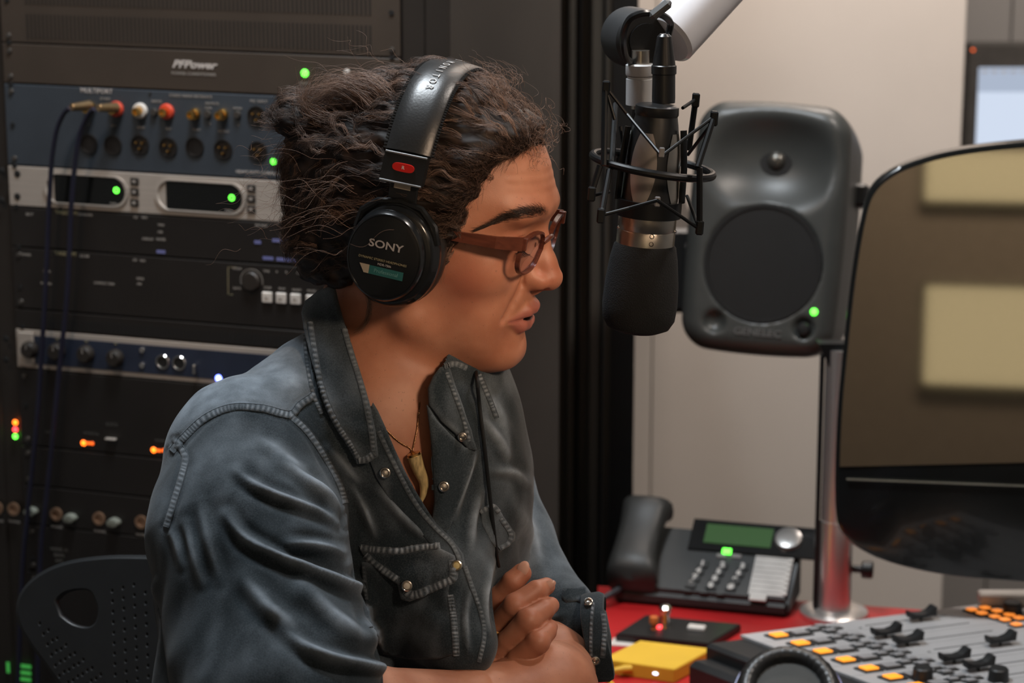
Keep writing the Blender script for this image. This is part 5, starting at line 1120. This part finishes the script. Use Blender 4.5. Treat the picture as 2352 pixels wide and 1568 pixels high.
snap(935, 1344, flB, .0050); snap(1048, 1298, plB, .0050, face=brass_pearl); snap(1106, 1470, plB, .0048, face=snapm)
# rolled cuff of the far sleeve
cx = V_(P(1338, 1455, 2.135)); ax = V_(P(1300, 1500, 2.05)) - V_(P(1372, 1418, 2.19)); ax.normalize()
cuffd = V_(-cR * .94 - cU * .10 - cW * .32).normalized()
M = frame(V_(P(1394, 1462, 2.150)), cW, z=cuffd)
b = MB(); vs = []; fs = []; n = 56; prof = [(.0325, .004), (.0345, -.001), (.0375, .000), (.0395, .004), (.0390, .016), (.0380, .0195), (.0355, .020), (.0335, .016), (.0325, .010)]
for i in range(n):
    a = 2 * math.pi * i / n; wv = 1 + .03 * math.sin(3 * a + 1) + .02 * math.sin(7 * a)
    for k, (r, z) in enumerate(prof): vs.append((r * wv * math.cos(a) * .92, r * wv * math.sin(a), z + .002 * math.sin(2 * a + .5)))
m_ = len(prof)
for i in range(n):
    for k in range(m_): fs.append((i * m_ + k, ((i + 1) % n) * m_ + k, ((i + 1) % n) * m_ + (k + 1) % m_, i * m_ + (k + 1) % m_))
b.add(vs, fs, M); b.lathe([(.0325, .005), (.022, -.002), (0, -.004)], M, 28); cuff = b.build('cuff', denim, person, local=False, label='rolled denim cuff with a pale worn edge')
cB = bvh_of([v.co for v in cuff.data.vertices], [tuple(f.vertices) for f in cuff.data.polygons])
ribbon([(1362, 1385), (1358, 1430), (1357, 1490), (1360, 1530)], [cB], 4, amp=.0008, hi=.7, parent=cuff); ribbon([(1384, 1400), (1388, 1450), (1384, 1510)], [cB], 6, amp=.0008, parent=cuff)
patch('sleeve_tab', [(1292, 1356), (1340, 1352), (1352, 1370), (1358, 1395), (1340, 1400), (1325, 1384), (1300, 1390), (1290, 1375)], sB, .004, .003, denim, wearw=6, smooth_it=8, seed=21)
snap(1352, 1386, cB, .0042, True); snap(1368, 1514, cB, .0042, True)
# trousers, below the picture
def leg_field(p):
    hip = TO - tU * .33; fw = np.array([.72, -.25, 0]) / .762; sd = np.array([.25, .72, 0]) / .762
    d = ell(p - hip, (0, 0, 0), (.17, .17, .13))
    for s_ in (-1, 1): d = smin(d, chain(p, [hip + sd * .09 * s_ - np.array([0, 0, .04]), hip + fw * .42 + sd * .10 * s_ - np.array([0, 0, .06]), hip + fw * .44 + sd * .11 * s_ - np.array([0, 0, .50])], [.085, .065, .05], .03), .04)
    return d
lV, lF, _ = nets(leg_field, TO - [.35, .45, .9], TO + [.75, .45, -.2], .014)
npmesh('trousers', lV, lF, mat('dark_cloth', (.03, .035, .045), .9), person)

# ------------------------------------------------ hair
def xh(z): return np.interp(z, [-.06, -.022, .018, .043, .062, .079, .090, .12], [.022, .034, .046, .052, .060, .069, .086, .092])
def hair_field(p):
    q = toh(p); s = np.stack([q[:, 0], np.abs(q[:, 1]), q[:, 2]], 1)
    d = near(p, *HB, head_field) - (.0020 + .0050 * np.clip((xh(q[:, 2]) - q[:, 0]) / .022, 0, 1) + .0055 * np.clip((.07 - q[:, 0]) / .08, 0, 1))
    d = smin(d, rc(s, (.066, .012, .088), (.0, .0, .106), .022, .026), .02)
    d = smin(d, ell(q, (-.080, 0, .045), (.048, .060, .062)), .02)
    d = smin(d, ell(q, (-.076, 0, -.022), (.036, .052, .046)), .02)
    d = smin(d, ell(s, (.020, .060, .030), (.040, .0225, .050)), .015)
    d = smin(d, ell(q, (-.112, -.02, .075), (.026, .03, .020)), .015)
    xx = xh(q[:, 2] + .0015 * np.sin(q[:, 1] * 160)) - .10 * np.abs(q[:, 1]) * (q[:, 2] > .05) * 0
    d = smax(d, (q[:, 0] - xx) * .8, .006)
    d = smax(d, np.interp(q[:, 0], [-.08, -.05, -.02, .02, .04], [-.060, -.052, -.030, -.012, -.012]) - q[:, 2], .008)
    d = d + .0022 * nsin(q * [1, 1, 2.4], 130, 31) + .0012 * nsin(q * [1, 1, 2.4], 330, 32)
    return d
hlo, hhi = boxof([H(x, y, z) for x in (-.14, .11) for y in (-.09, .09) for z in (-.09, .14)], .01)
gV, gF, gN = nets(hair_field, hlo, hhi, .0026)
lab_ = np.arange(len(gV))
for _ in range(400):
    m4 = lab_[gF].min(1); new = lab_.copy(); np.minimum.at(new, gF.ravel(), np.repeat(m4, 4)); new = new[new]
    if (new == lab_).all(): break
    lab_ = new
big = np.bincount(lab_).argmax(); gF = gF[lab_[gF[:, 0]] == big]
hairm = mat('hair', (.022, .012, .008), .55, var=0, spec=.30); nt = hairm.node_tree; pb = nt.nodes['Principled BSDF']
nt.links.new(node_mix(nt, (.012, .007, .005), (.34, .21, .15), attr(nt, 'tone')), pb.inputs['Base Color'])  # pale end serves lighter brown strands and lit highlights alike
hair = npmesh('hair', gV, gF, hairm, person, attrs={'tone': np.clip(.12 * nsin(gV, 400, 2), 0, 1)}); hair['label'] = 'short messy dark brown curls swept back'
gB = bvh_of(gV, gF); gq = toh(gV)
def flow(q, n, r):
    x, y, z = q
    f = np.array([-1., 0, .05 if x > .02 else -.05])
    if x < -.05: f = np.array([-.5, 0, -.8 if z < .06 else .1])
    if x > .03 and abs(y) < .05: f = np.array([-.9, -.25 * np.sign(y + 1e-6), .25])
    if z < .0: f = np.array([-.9, 0, -.35])
    f = f + r.normal(size=3) * .22
    f -= n * (f @ n); return f / (np.linalg.norm(f) + 1e-9)
def tubes3(S, R):
    """S strands: (n, k, 3) points, R radii (n, k) -> verts, quads"""
    n, k, _ = S.shape; T = np.gradient(S, axis=1); T /= np.linalg.norm(T, axis=2, keepdims=True) + 1e-9
    u = np.cross(T, [.31, .22, .93]); u /= np.linalg.norm(u, axis=2, keepdims=True) + 1e-9; w = np.cross(T, u)
    ring = [S + (u * math.cos(a) + w * math.sin(a)) * R[..., None] for a in (0, 2.094, 4.189)]
    V = np.stack(ring, 2).reshape(-1, 3); i = np.arange(n)[:, None, None] * k * 3 + np.arange(k - 1)[None, :, None] * 3 + np.arange(3)[None, None, :]
    j = np.arange(n)[:, None, None] * k * 3 + np.arange(k - 1)[None, :, None] * 3 + (np.arange(3)[None, None, :] + 1) % 3
    return V, np.stack([i, j, j + 3, i + 3], -1).reshape(-1, 4)
rs_ = np.random.RandomState(5)
K = 15; guides = []; tones = []
cand = np.unique(gF); cand = rs_.permutation(cand)
for i in cand[:760]:
    q0 = gq[i]; n0 = HM @ gN[i]
    if n0[2] < -.5: continue
    L = rs_.uniform(.035, .075); p = q0.copy(); n = n0; pts = []; amp = rs_.uniform(.0012, .0042) * (.38 if q0[0] > .0 else .8); wl = rs_.uniform(.018, .034); ph = rs_.rand() * 6.28; lift = rs_.uniform(.0005, .0055) * (1.4 if q0[0] > .03 else 1)
    st = L / K; bias = flow(q0, n, rs_)
    for k in range(K):
        t = k / (K - 1); f = flow(p, n, rs_) * .35 + bias; f /= np.linalg.norm(f); bias = f
        side = np.cross(f, n); a = ph + k * st / wl * 6.28
        c = p + n * (lift * math.sin(math.pi * min(1, t * 1.15)) + .0008 + amp * .5 * (1 + math.sin(a))) + side * amp * math.cos(a) * min(1, t * 3)
        pts.append(c); p = p + f * st
        l, nn, _, _ = gB.find_nearest(V_(HO + p @ HM))
        p = toh(np.array(l)[None])[0]; n = HM @ np.array(nn)
    guides.append(pts)
guides = np.array(guides); gn = len(guides); per = 13
S = np.repeat(guides, per, 0); N = len(S)
off = rs_.normal(size=(N, 1, 3)) * .0017; t = np.linspace(0, 1, K)[None, :, None]
wob = np.sin(t * rs_.uniform(8, 22, (N, 1, 1)) + rs_.rand(N, 1, 3) * 6.28) * rs_.uniform(.0002, .0011, (N, 1, 1))
S = S + off * (.35 + .9 * t) + wob
tn = np.repeat(rs_.rand(gn) ** 3, per) * .8 + rs_.rand(N) ** 4 * .5 + .06
Rr = (.00016 * (1 - .7 * np.linspace(0, 1, K)))[None, :] * rs_.uniform(.7, 1.25, (N, 1))
def addstr(name, S, R, tn, par=hair, lab=None):
    V, Fq = tubes3(HO + S @ HM, R); o = npmesh(name, V, Fq, hairm, par, attrs={'tone': np.repeat(tn, S.shape[1] * 3)}); o['kind'] = 'stuff'; return o
addstr('strands', S, Rr, np.clip(tn, 0, 1))
# loose curls over the brow and on top, and the tuft sticking out at the back
def bez(a, b, c, d, k):
    t = np.linspace(0, 1, k)[:, None]; return (1 - t) ** 3 * a + 3 * (1 - t) ** 2 * t * b + 3 * (1 - t) * t * t * c + t ** 3 * d
FL = []; K2 = 22
def fly(x, y, z, dirv, L, curl, turns, spread):
    a = np.array([x, y, z]) + rs_.normal(size=3) * spread; d = np.array(dirv) + rs_.normal(size=3) * .35; d /= np.linalg.norm(d)
    u = np.cross(d, [0, 1, 0.1]); u /= np.linalg.norm(u) + 1e-9; w = np.cross(d, u); t = np.linspace(0, 1, K2)[:, None]; ph = rs_.rand() * 6.28
    dr = np.array([-.5, 0, -.3]) * L * t ** 2
    FL.append(a + d * L * t + dr + (u * np.cos(turns * 6.28 * t + ph) + w * np.sin(turns * 6.28 * t + ph) - u * math.cos(ph) - w * math.sin(ph)) * curl * np.minimum(1, t * 2))
for _ in range(150): fly(.078, -.01, .098, (.45, -.1, .65), rs_.uniform(.012, .034), rs_.uniform(.002, .006), rs_.uniform(.6, 2.0), .010)
for _ in range(130): fly(.046, -.005, .122, (.1, -.1, 1), rs_.uniform(.012, .040), rs_.uniform(.002, .006), rs_.uniform(.7, 2.2), .010)
for _ in range(70): fly(.084, -.02, .088, (.35, -.2, .25), rs_.uniform(.008, .02), rs_.uniform(.002, .004), rs_.uniform(.8, 1.8), .007)
for _ in range(22): fly(-.06, -.01, .122, (-.6, -.1, .3), rs_.uniform(.015, .03), rs_.uniform(.002, .005), rs_.uniform(.4, 1.2), .016)
for _ in range(70): fly(-.115, -.02, .02, (-.7, -.3, -.2), rs_.uniform(.012, .03), rs_.uniform(.002, .005), rs_.uniform(.5, 1.4), .022)
for _ in range(60): fly(-.05, -.07, .03, (-.6, -.7, .1), rs_.uniform(.02, .045), rs_.uniform(.003, .007), rs_.uniform(.5, 1.2), .022)
FL = np.array(FL); addstr('loose_strands', FL, np.full((len(FL), K2), .00012) * np.linspace(1.1, .5, K2)[None], rs_.uniform(.5, 1., len(FL)))
TF = []
def hq(x, y, yy):  # head-frame point behind a picture point, on the plane y = yy
    return toh(onplane(x, y, HO + hL * yy, hL)[None])[0]
for (ax_, ay), (bx, by), (cx_, cy), (dx, dy), nn_, sp in [((780, 290), (700, 275), (690, 230), (722, 196), 150, .0045), ((790, 300), (720, 290), (660, 290), (608, 286), 150, .003), ((770, 270), (720, 250), (700, 235), (676, 238), 60, .004),
        ((770, 330), (700, 330), (650, 320), (646, 380), 160, .005), ((760, 400), (690, 380), (655, 400), (665, 470), 180, .006), ((760, 480), (700, 480), (660, 510), (700, 560), 160, .006), ((860, 240), (800, 180), (760, 190), (720, 230), 160, .006),
        ((900, 230), (850, 165), (800, 175), (740, 215), 120, .005), ((840, 690), (852, 700), (850, 740), (818, 762), 40, .0012), ((1070, 540), (1025, 560), (1008, 600), (1006, 660), 60, .002)]:
    c4 = [hq(ax_, ay, -.05), hq(bx, by, -.045), hq(cx_, cy, -.04), hq(dx, dy, -.035)]
    if ax_ == 840: c4 = [hq(840, 660, -.064), hq(856, 700, -.067), hq(850, 745, -.064), hq(818, 762, -.062)]
    if ax_ == 1070: c4 = [hq(1060, 500, -.066), hq(1025, 560, -.076), hq(1010, 600, -.077), hq(1008, 640, -.073)]
    for _ in range(nn_):
        o_ = rs_.normal(size=(4, 3)) * sp * np.array([[.7], [.8], [1], [1.3]]) + rs_.normal(size=3) * sp * .6
        TF.append(bez(*(np.array(c4) + o_), K))
TF = np.array(TF); tw = np.sin(np.linspace(0, 1, K)[None, :, None] * rs_.uniform(6, 14, (len(TF), 1, 1)) + rs_.rand(len(TF), 1, 3) * 6.28) * .0010
addstr('tuft', TF + tw, np.full((len(TF), K), .00015) * np.linspace(1.1, .4, K)[None], np.clip(.25 + rs_.rand(len(TF)) * .75, 0, 1))  # tuft kept paler, its lit highlights put into the strand colour
# short hairs along the hairline
HLN = np.array(smooth_path([(1243, 334), (1215, 343), (1185, 352), (1150, 368), (1120, 392), (1096, 428), (1080, 468), (1060, 503), (1030, 528), (1014, 560), (1006, 600)], 12)); BB = []
for _ in range(2600):
    i = rs_.randint(len(HLN)); x_, y_ = HLN[i] + rs_.normal(size=2) * 7 + np.array([-5, -7]) * rs_.rand() * 2; l, n = hit(gB, x_, y_)
    if l is None: l, n = hit(bB, x_, y_)
    if l is None: continue
    p0 = toh(np.array(l)[None])[0]; n = HM @ np.array(n); fr_ = i / len(HLN)
    d = np.array([-.8, -.25, .55 - .9 * fr_]) + rs_.normal(size=3) * .28; d -= n * (d @ n); d /= np.linalg.norm(d); k = np.linspace(0, 1, 9)[:, None]; L = rs_.uniform(.008, .022); side = np.cross(d, n)
    BB.append(p0 + d * L * k + n * (.0003 + rs_.uniform(.002, .007) * k) + side * np.sin(k * rs_.uniform(3, 9) + rs_.rand() * 6) * rs_.uniform(.0004, .0016))
addstr('hairline_strands', np.array(BB), np.full((len(BB), 9), .00013) * np.linspace(.9, .6, 9)[None], rs_.rand(len(BB)) ** 2 * .5)
# eyebrow hairs and lashes
BH = []
BRX = [1250, 1225, 1200, 1175, 1150, 1122, 1098]; BRY = [484, 486, 488, 495, 504, 516, 527]; BRR = [8, 10, 10, 8, 5, 2, 1]
for _ in range(900):
    t = rs_.rand() ** 1.15 * 6; x_ = np.interp(t, range(7), BRX) + rs_.normal() * 3; y_ = np.interp(t, range(7), BRY) + rs_.normal() * np.interp(t, range(7), BRR) * .62
    l, n = hit(bB, x_, y_)
    if l is None: continue
    p0 = toh(np.array(l)[None])[0]; n = HM @ np.array(n)
    d = np.array([-.75, -.55, .40 - .14 * t]) + rs_.normal(size=3) * .16; d -= n * (d @ n); d /= np.linalg.norm(d); k = np.linspace(0, 1, 5)[:, None]; L = rs_.uniform(.004, .0075)
    BH.append(p0 + d * L * k + n * (.0002 + .0008 * np.sin(k * 2.6)))
BH = np.array(BH); addstr('eyebrow', BH, np.full((len(BH), 5), .00011) * np.linspace(1.1, .4, 5)[None], rs_.rand(len(BH)) * .12, person)
LS = []
for _ in range(70):
    t = rs_.rand(); y = -.020 - .024 * t; c_ = np.array([.0995 - 9 * (abs(y) - .030) ** 2 - .10 * t * .05, y, .003 + .001 * t]); l, n, _, _ = bB.find_nearest(V_(HO + c_ @ HM)); p0 = toh(np.array(l)[None])[0]; k = np.linspace(0, 1, 5)[:, None]
    d = np.array([.75, -.15 - .5 * t, -.55]); LS.append(p0 + d * .0075 * k + np.array([0, 0, .002]) * k * k)
addstr('eyelashes', np.array(LS), np.full((len(LS), 5), .0001) * np.linspace(1.2, .4, 5)[None], np.zeros(len(LS)), person)

# ------------------------------------------------ eyeglasses
gfr = mat('brown_acetate', (.11, .030, .016), .28, var=.25, scale=60, spec=.6, anis=(1, 6, 6))
glassm = bpy.data.materials.new('lens_glass'); glassm.use_nodes = True; nt = glassm.node_tree; nt.nodes.clear()
o_ = nt.nodes.new('ShaderNodeOutputMaterial'); t_ = nt.nodes.new('ShaderNodeBsdfTransparent'); g_ = nt.nodes.new('ShaderNodeBsdfGlossy'); mx = nt.nodes.new('ShaderNodeMixShader'); lw = nt.nodes.new('ShaderNodeLayerWeight'); pw_ = mth(nt, 'POWER', lw.outputs['Facing'], 3.); fr_v = mth(nt, 'ADD', mth(nt, 'MULTIPLY', pw_, .7), .05)
g_.inputs['Roughness'].default_value = .03; t_.inputs[0].default_value = (.90, .90, .93, 1); g_.inputs[0].default_value = (.75, .78, 1, 1)
nt.links.new(fr_v, mx.inputs[0]); nt.links.new(t_.outputs[0], mx.inputs[1]); nt.links.new(g_.outputs[0], mx.inputs[2]); nt.links.new(mx.outputs[0], o_.inputs[0])
glasses = empty('eyeglasses', HMAT, 'brown framed eyeglasses worn low on the nose', 'eyeglasses')
def lens_outline(s, k=28):
    out = []
    for i in range(k):
        a = 2 * math.pi * i / k; c, s2 = math.cos(a), math.sin(a)
        y = .0265 * np.sign(c) * abs(c) ** .72; z = .0165 * np.sign(s2) * abs(s2) ** .78
        if z < 0: y = y * (1 - .16 * (-z / .0165)) + .0012
        yy = s * (.0375 + y); zz = .0075 + z + .0012 * (y / .026) * (z > 0)
        out.append(V_((.1055 - .055 * (abs(yy) / .066) ** 2 * .11 - (.024 - zz) * .10, yy, zz)))
    return out
for s_ in (-1, 1):
    ol = lens_outline(s_); c_ = sum(ol, V_((0, 0, 0))) / len(ol)
    b = MB(); n = len(ol)
    rw = [.0012 if p.z < .018 else .0019 for p in ol]
    vs = []; fs = []
    for p, w_ in zip(ol, rw):
        o = (p - c_); o.x = 0; o.normalize()
        for dx, dr in ((-.0018, -.2), (-.0018, 1), (.0018, 1), (.0022, -.2)): vs.append(p + V_((dx, 0, 0)) + o * w_ * dr)
    for i in range(n):
        for k in range(4): fs.append((i * 4 + k, i * 4 + (k + 1) % 4, ((i + 1) % n) * 4 + (k + 1) % 4, ((i + 1) % n) * 4 + k))
    b.add(vs, fs); b.build('rim', gfr, glasses)
    b = MB(); b.add([p for p in ol] + [c_ + V_((.0012, 0, 0))], [(i, (i + 1) % n, n) for i in range(n)]); b.build('lens', glassm, glasses)
    b = MB(); path = [V_((.1010, s_ * .0665, .0200)), V_((.080, s_ * .0735, .0185)), V_((.045, s_ * .0765, .0175)), V_((.012, s_ * .0755, .0165))]
    hh = [.0058, .0050, .0040, .0034]; vs = []; fs = []
    for p, h_ in zip(path, hh):
        for dy, dz in ((-.0015, -h_), (.0015, -h_), (.0015, h_), (-.0015, h_)): vs.append(p + V_((0, dy, dz)))
    for i in range(3):
        for k in range(4): fs.append((i * 4 + k, i * 4 + (k + 1) % 4, (i + 1) * 4 + (k + 1) % 4, (i + 1) * 4 + k))
    fs += [(3, 2, 1, 0), (12, 13, 14, 15)]; b.add(vs, fs); b.build('temple', gfr, glasses, smooth=False)
    b = MB(); b.box((.1008, s_ * .0655, .0198), (.006, .004, .011), bev=.0006); b.build('hinge', gfr, glasses)
    b = MB(); b.sphere((.0985, s_ * .0105, .008), (.0012, .0022, .005), 6); b.build('nose_pad', gfr, glasses)
b = MB(); b.tube([(.1052, -.0125, .0125), (.1072, -.007, .0150), (.1078, 0, .0158), (.1072, .007, .0150), (.1052, .0125, .0125)], .0022, 8); b.build('bridge', gfr, glasses)

# ------------------------------------------------ headphones worn
silver = mat('silver_line', (.65, .66, .68), .3, .9); redm = mat('red_marker', (.65, .02, .015), .3); ink = mat('grey_print', (.42, .40, .40), .6, var=0); tealm = mat('teal_label', (.02, .12, .12), .5); beige = mat('beige_label', (.42, .36, .28), .5)

hp_ = empty('worn_headphones', HMAT, 'black closed-back headphones with red marker worn over the curls', 'headphones')
A_, B_ = .1020, .1395
def arc(th, ex=0, dx=0): return V_((.001 + dx, -(A_ + ex) * np.sign(math.cos(th)) * abs(math.cos(th)) ** .80, (B_ + ex) * abs(math.sin(th)) ** .92))
t0 = math.asin((.079 / B_) ** (1 / .92)); nA = 40; vs = []; fs = []
cs = [(-.0200, .000), (-.0180, .0032), (-.006, .0045), (.006, .0045), (.0180, .0032), (.0200, .000), (.016, -.0022), (0, -.003), (-.016, -.0022)]
for i in range(nA + 1):
    th = t0 + (math.pi - 2 * t0) * i / nA
    for w_, e in cs: vs.append(arc(th, e, w_))
k_ = len(cs)
for i in range(nA):
    for k in range(k_): fs.append((i * k_ + k, i * k_ + (k + 1) % k_, (i + 1) * k_ + (k + 1) % k_, (i + 1) * k_ + k))
fs += [tuple(range(k_))[::-1], tuple(nA * k_ + k for k in range(k_))]
b = MB(); b.add(vs, fs); band_ = b.build('headband', leather, hp_, angle=70)
b = MB()
for sg in (-1, 1):
    for i in range(92):
        th = t0 + (math.pi - 2 * t0) * (i + .5) / 92; p = arc(th, .0012, sg * .0198); q2 = arc(th + .01, .0012, sg * .0198); d_ = (q2 - p).normalized(); o2 = V_((1, 0, 0))
        b.tube([p - o2 * .0016, p + o2 * .0016], .0011, 5)
b.build('stitching', leather, band_, kind='stuff')
# lettering along the band
word = 'STUDIO MONITOR'
for i, ch in enumerate(word):
    if ch == ' ': continue
    th = rad(119) - i * rad(4.3); p = arc(th, .0052, 0); tng = (arc(th - .01, .0052) - p).normalized(); up = V_((1, 0, 0)); nn = tng.cross(up)
    text(ch, .0088, mat('band_print', (.5, .5, .5), .5, var=0) if i == 0 else bpy.data.materials['band_print'], frame(p, tng, z=nn), band_, sx=.9)
for s_ in (1, -1):
    def Q(x, y, z): return V_((x, -s_ * y, z))
    b = MB()
    pa, pb_ = arc(t0, .001), arc(t0 - .19, .001)
    if s_ == -1: pa.y *= -1; pb_.y *= -1
    for f_ in (0, 1): 
        c_ = pa.lerp(pb_, f_); vs = [(c_.x + dx, c_.y + dy, c_.z) for dx, dy in ((-.018, -.0045), (.018, -.0045), (.018, .004), (-.018, .004))]; b.v += [tuple(v) for v in vs]
    b.f += [(0, 1, 2, 3), (7, 6, 5, 4), (0, 4, 5, 1), (1, 5, 6, 2), (2, 6, 7, 3), (3, 7, 4, 0)]; blk_o = b.build('slider_block', blk, hp_, smooth=False)
    for f_ in (0.02, .98):
        c_ = pa.lerp(pb_, f_); b = MB(); b.box((c_.x, c_.y - s_ * .0047, c_.z), (.0355, .0012, .0016), bev=.0003); b.build('silver_line', silver, blk_o)
    if s_ == 1:
        c_ = pa.lerp(pb_, .46); b = MB(); b.prism([( .0092 * np.sign(math.cos(a)) * abs(math.cos(a)) ** .5, .0034 * np.sign(math.sin(a)) * abs(math.sin(a)) ** .8) for a in [i * math.pi / 12 for i in range(24)]], 0, .0014, frame(c_ + V_((0, -.0044, 0)), (1, 0, 0), z=(0, -1, 0)))
        b.build('red_marker', redm, blk_o, label='red right-side marker'); text('R', .004, mat('white_print', (.8, .8, .8), .5, var=0), frame(c_ + V_((0, -.0060, 0)), (1, 0, 0), z=(0, -1, 0)), blk_o)
    b = MB(); b.box((.003, -s_ * .0945, .046), (.024, .003, .024), bev=.0008); sl = b.build('slider', blk, hp_)
    if s_ == 1: b = MB(); b.box((.002, -.0965, .0535), (.014, .0006, .005)); b.build('size_label', beige, sl)
    b = MB(); b.tube([Q(-.031, .098, .014), Q(-.028, .099, .028), Q(-.016, .098, .038), Q(.003, .097, .041), Q(.021, .098, .038), Q(.034, .099, .026), Q(.038, .098, .012)], .0032, 8); b.build('yoke', gloss, hp_)
    Mc = frame(Q(.003, .070, -.003), (1, 0, 0), z=(0, -s_, 0))
    b = MB(); b.lathe([(.024, .006), (.030, .002), (.040, .003), (.044, .009), (.044, .015), (.041, .020), (.030, .021)], Mc, 40, .90, 1.03); b.build('ear_pad', leather, hp_)
    b = MB(); b.lathe([(.038, .019), (.0425, .020), (.0435, .024), (.0425, .029), (.0405, .031), (.0400, .034), (.038, .036), (.037, .0365)], Mc, 48, .90, 1.03); b.build('cup_rim', gloss, hp_)
    Mc2 = Mc @ Matrix.Translation((-.003, 0, 0))
    b = MB(); b.lathe([(.037, .034), (.0365, .040), (.0345, .044), (.0335, .0445), (.0330, .0438), (.0300, .0445), (.0, .0455)], Mc2, 48, .90, 1.03); cap = b.build('cup_shell', gloss, hp_)
    if s_ == 1:
        T_ = lambda dx, dz, dd=.0462: frame(Mc2 @ V_((dx, 0, dd)) + V_((0, 0, dz)), (1, 0, -.02), z=(0, -1, 0))
        text('SONY', .0088, ink, T_(.001, .010), cap, bold=.00012, sx=1.25)
        text('DYNAMIC STEREO HEADPHONES', .0026, goldink, T_(.0, -.0025), cap, sx=1.05); text('MDR-7506', .0026, ink, T_(.002, -.0060), cap)
        b = MB(); b.box((0, 0, 0), (.029, .0070, .0005), T_(.004, -.0120, .0455)); tl = b.build('teal_label', tealm, cap)
        b = MB(); b.prism([(-.019, .0035), (-.0105, .0035), (-.0105, -.0035), (-.0145, -.0035)], -.0002, .0004, T_(.0, -.0118, .0455)); b.build('beige_label', beige, cap)
        text('Professional', .0042, mat('teal_print', (.12, .30, .30), .5, var=0), T_(.004, -.0120, .0459), cap)
cord = [toh(P(*a)[None])[0] for a in [(1050, 700, 2.15), (1078, 780, 2.13)]]
for a in [(1094, 862), (1101, 930), (1112, 1020), (1122, 1110), (1132, 1200), (1141, 1275), (1146, 1300)]:
    l, n = hit(sB, *a); dd_ = ((np.array(l) - CAM) @ cW) if l is not None else 2.1
    cord.append(toh(P(*a, dd_ - .007)[None])[0])
b = MB(); b.tube(smooth_path(cord, 5), .0017, 8); b.build('cord', blk, hp_)
# ------------------------------------------------ necklace and ring
gold = mat('gold', (.75, .45, .16), .28, 1.); horn = mat('horn', (.55, .42, .20), .3, var=.35, scale=120, anis=(4, 4, 1), coat=.4, spec=.6); brz = mat('bronze_chain', (.30, .16, .08), .4, .8)
neck = empty('necklace', PV(947, 1040, 2.08), 'thin bronze chain necklace with a curved horn pendant', 'necklace')
bn = MB()
for path in ([(868, 960), (886, 985), (905, 1005), (925, 1020), (940, 1028), (946, 1038)], [(963, 925), (960, 955), (957, 985), (952, 1010), (946, 1038)]):
    pts = np.array(smooth_path(path, 12)); L = np.concatenate([[0], np.cumsum(np.linalg.norm(np.diff(pts, axis=0), axis=1))])
    for s in np.arange(0, L[-1], 3.4):
        l, n = hit(bB, np.interp(s, L, pts[:, 0]), np.interp(s, L, pts[:, 1]))
        if l is not None: bn.sphere(l + n * .0009, .00085, 4)
bn.build('chain', brz, neck, kind='stuff', local=False)
def hp3(x, y, o):
    l, n = hit(bB, x, y)
    if l is None: l, n = hit(bB, x - 12, y)
    return l - V_(cW) * o
pts = [hp3(x, y, .008) for x, y in smooth_path([(952, 1045), (962, 1075), (974, 1105), (973, 1132), (964, 1158)], 5)]
n = len(pts); b = MB(); b.tube(pts, [.0060 * (1 - i / (n - 1)) ** .6 + .0004 for i in range(n)], 12); b.build('pendant', horn, neck, label='curved cream horn pendant', local=False)
b = MB(); a0, a1 = pts[0], pts[1]; dd = (a1 - a0).normalized(); b.cyl(a0 - dd * .002, a0 + dd * .0055, .0056, .0058, 16); b.build('cap', gold, neck, local=False)
b = MB(); b.tube([a0 - dd * .002, hp3(947, 1036, .003)], .001, 6); b.build('loop', gold, neck, local=False)
fa, fb = V_(P(1122, 1480, 2.075)), V_(P(1150, 1430, 2.060)); c_ = fa.lerp(fb, .93); M = along(c_, fb + (fb - fa))
rg = empty('finger_ring', M, 'slim gold ring on the middle finger', 'ring')
b = MB(); b.tube([(.0118 * math.cos(a), .0118 * math.sin(a), 0) for a in [i * math.pi / 20 for i in range(40)]], .0012, 8, closed=True); b.build('band', gold, rg)
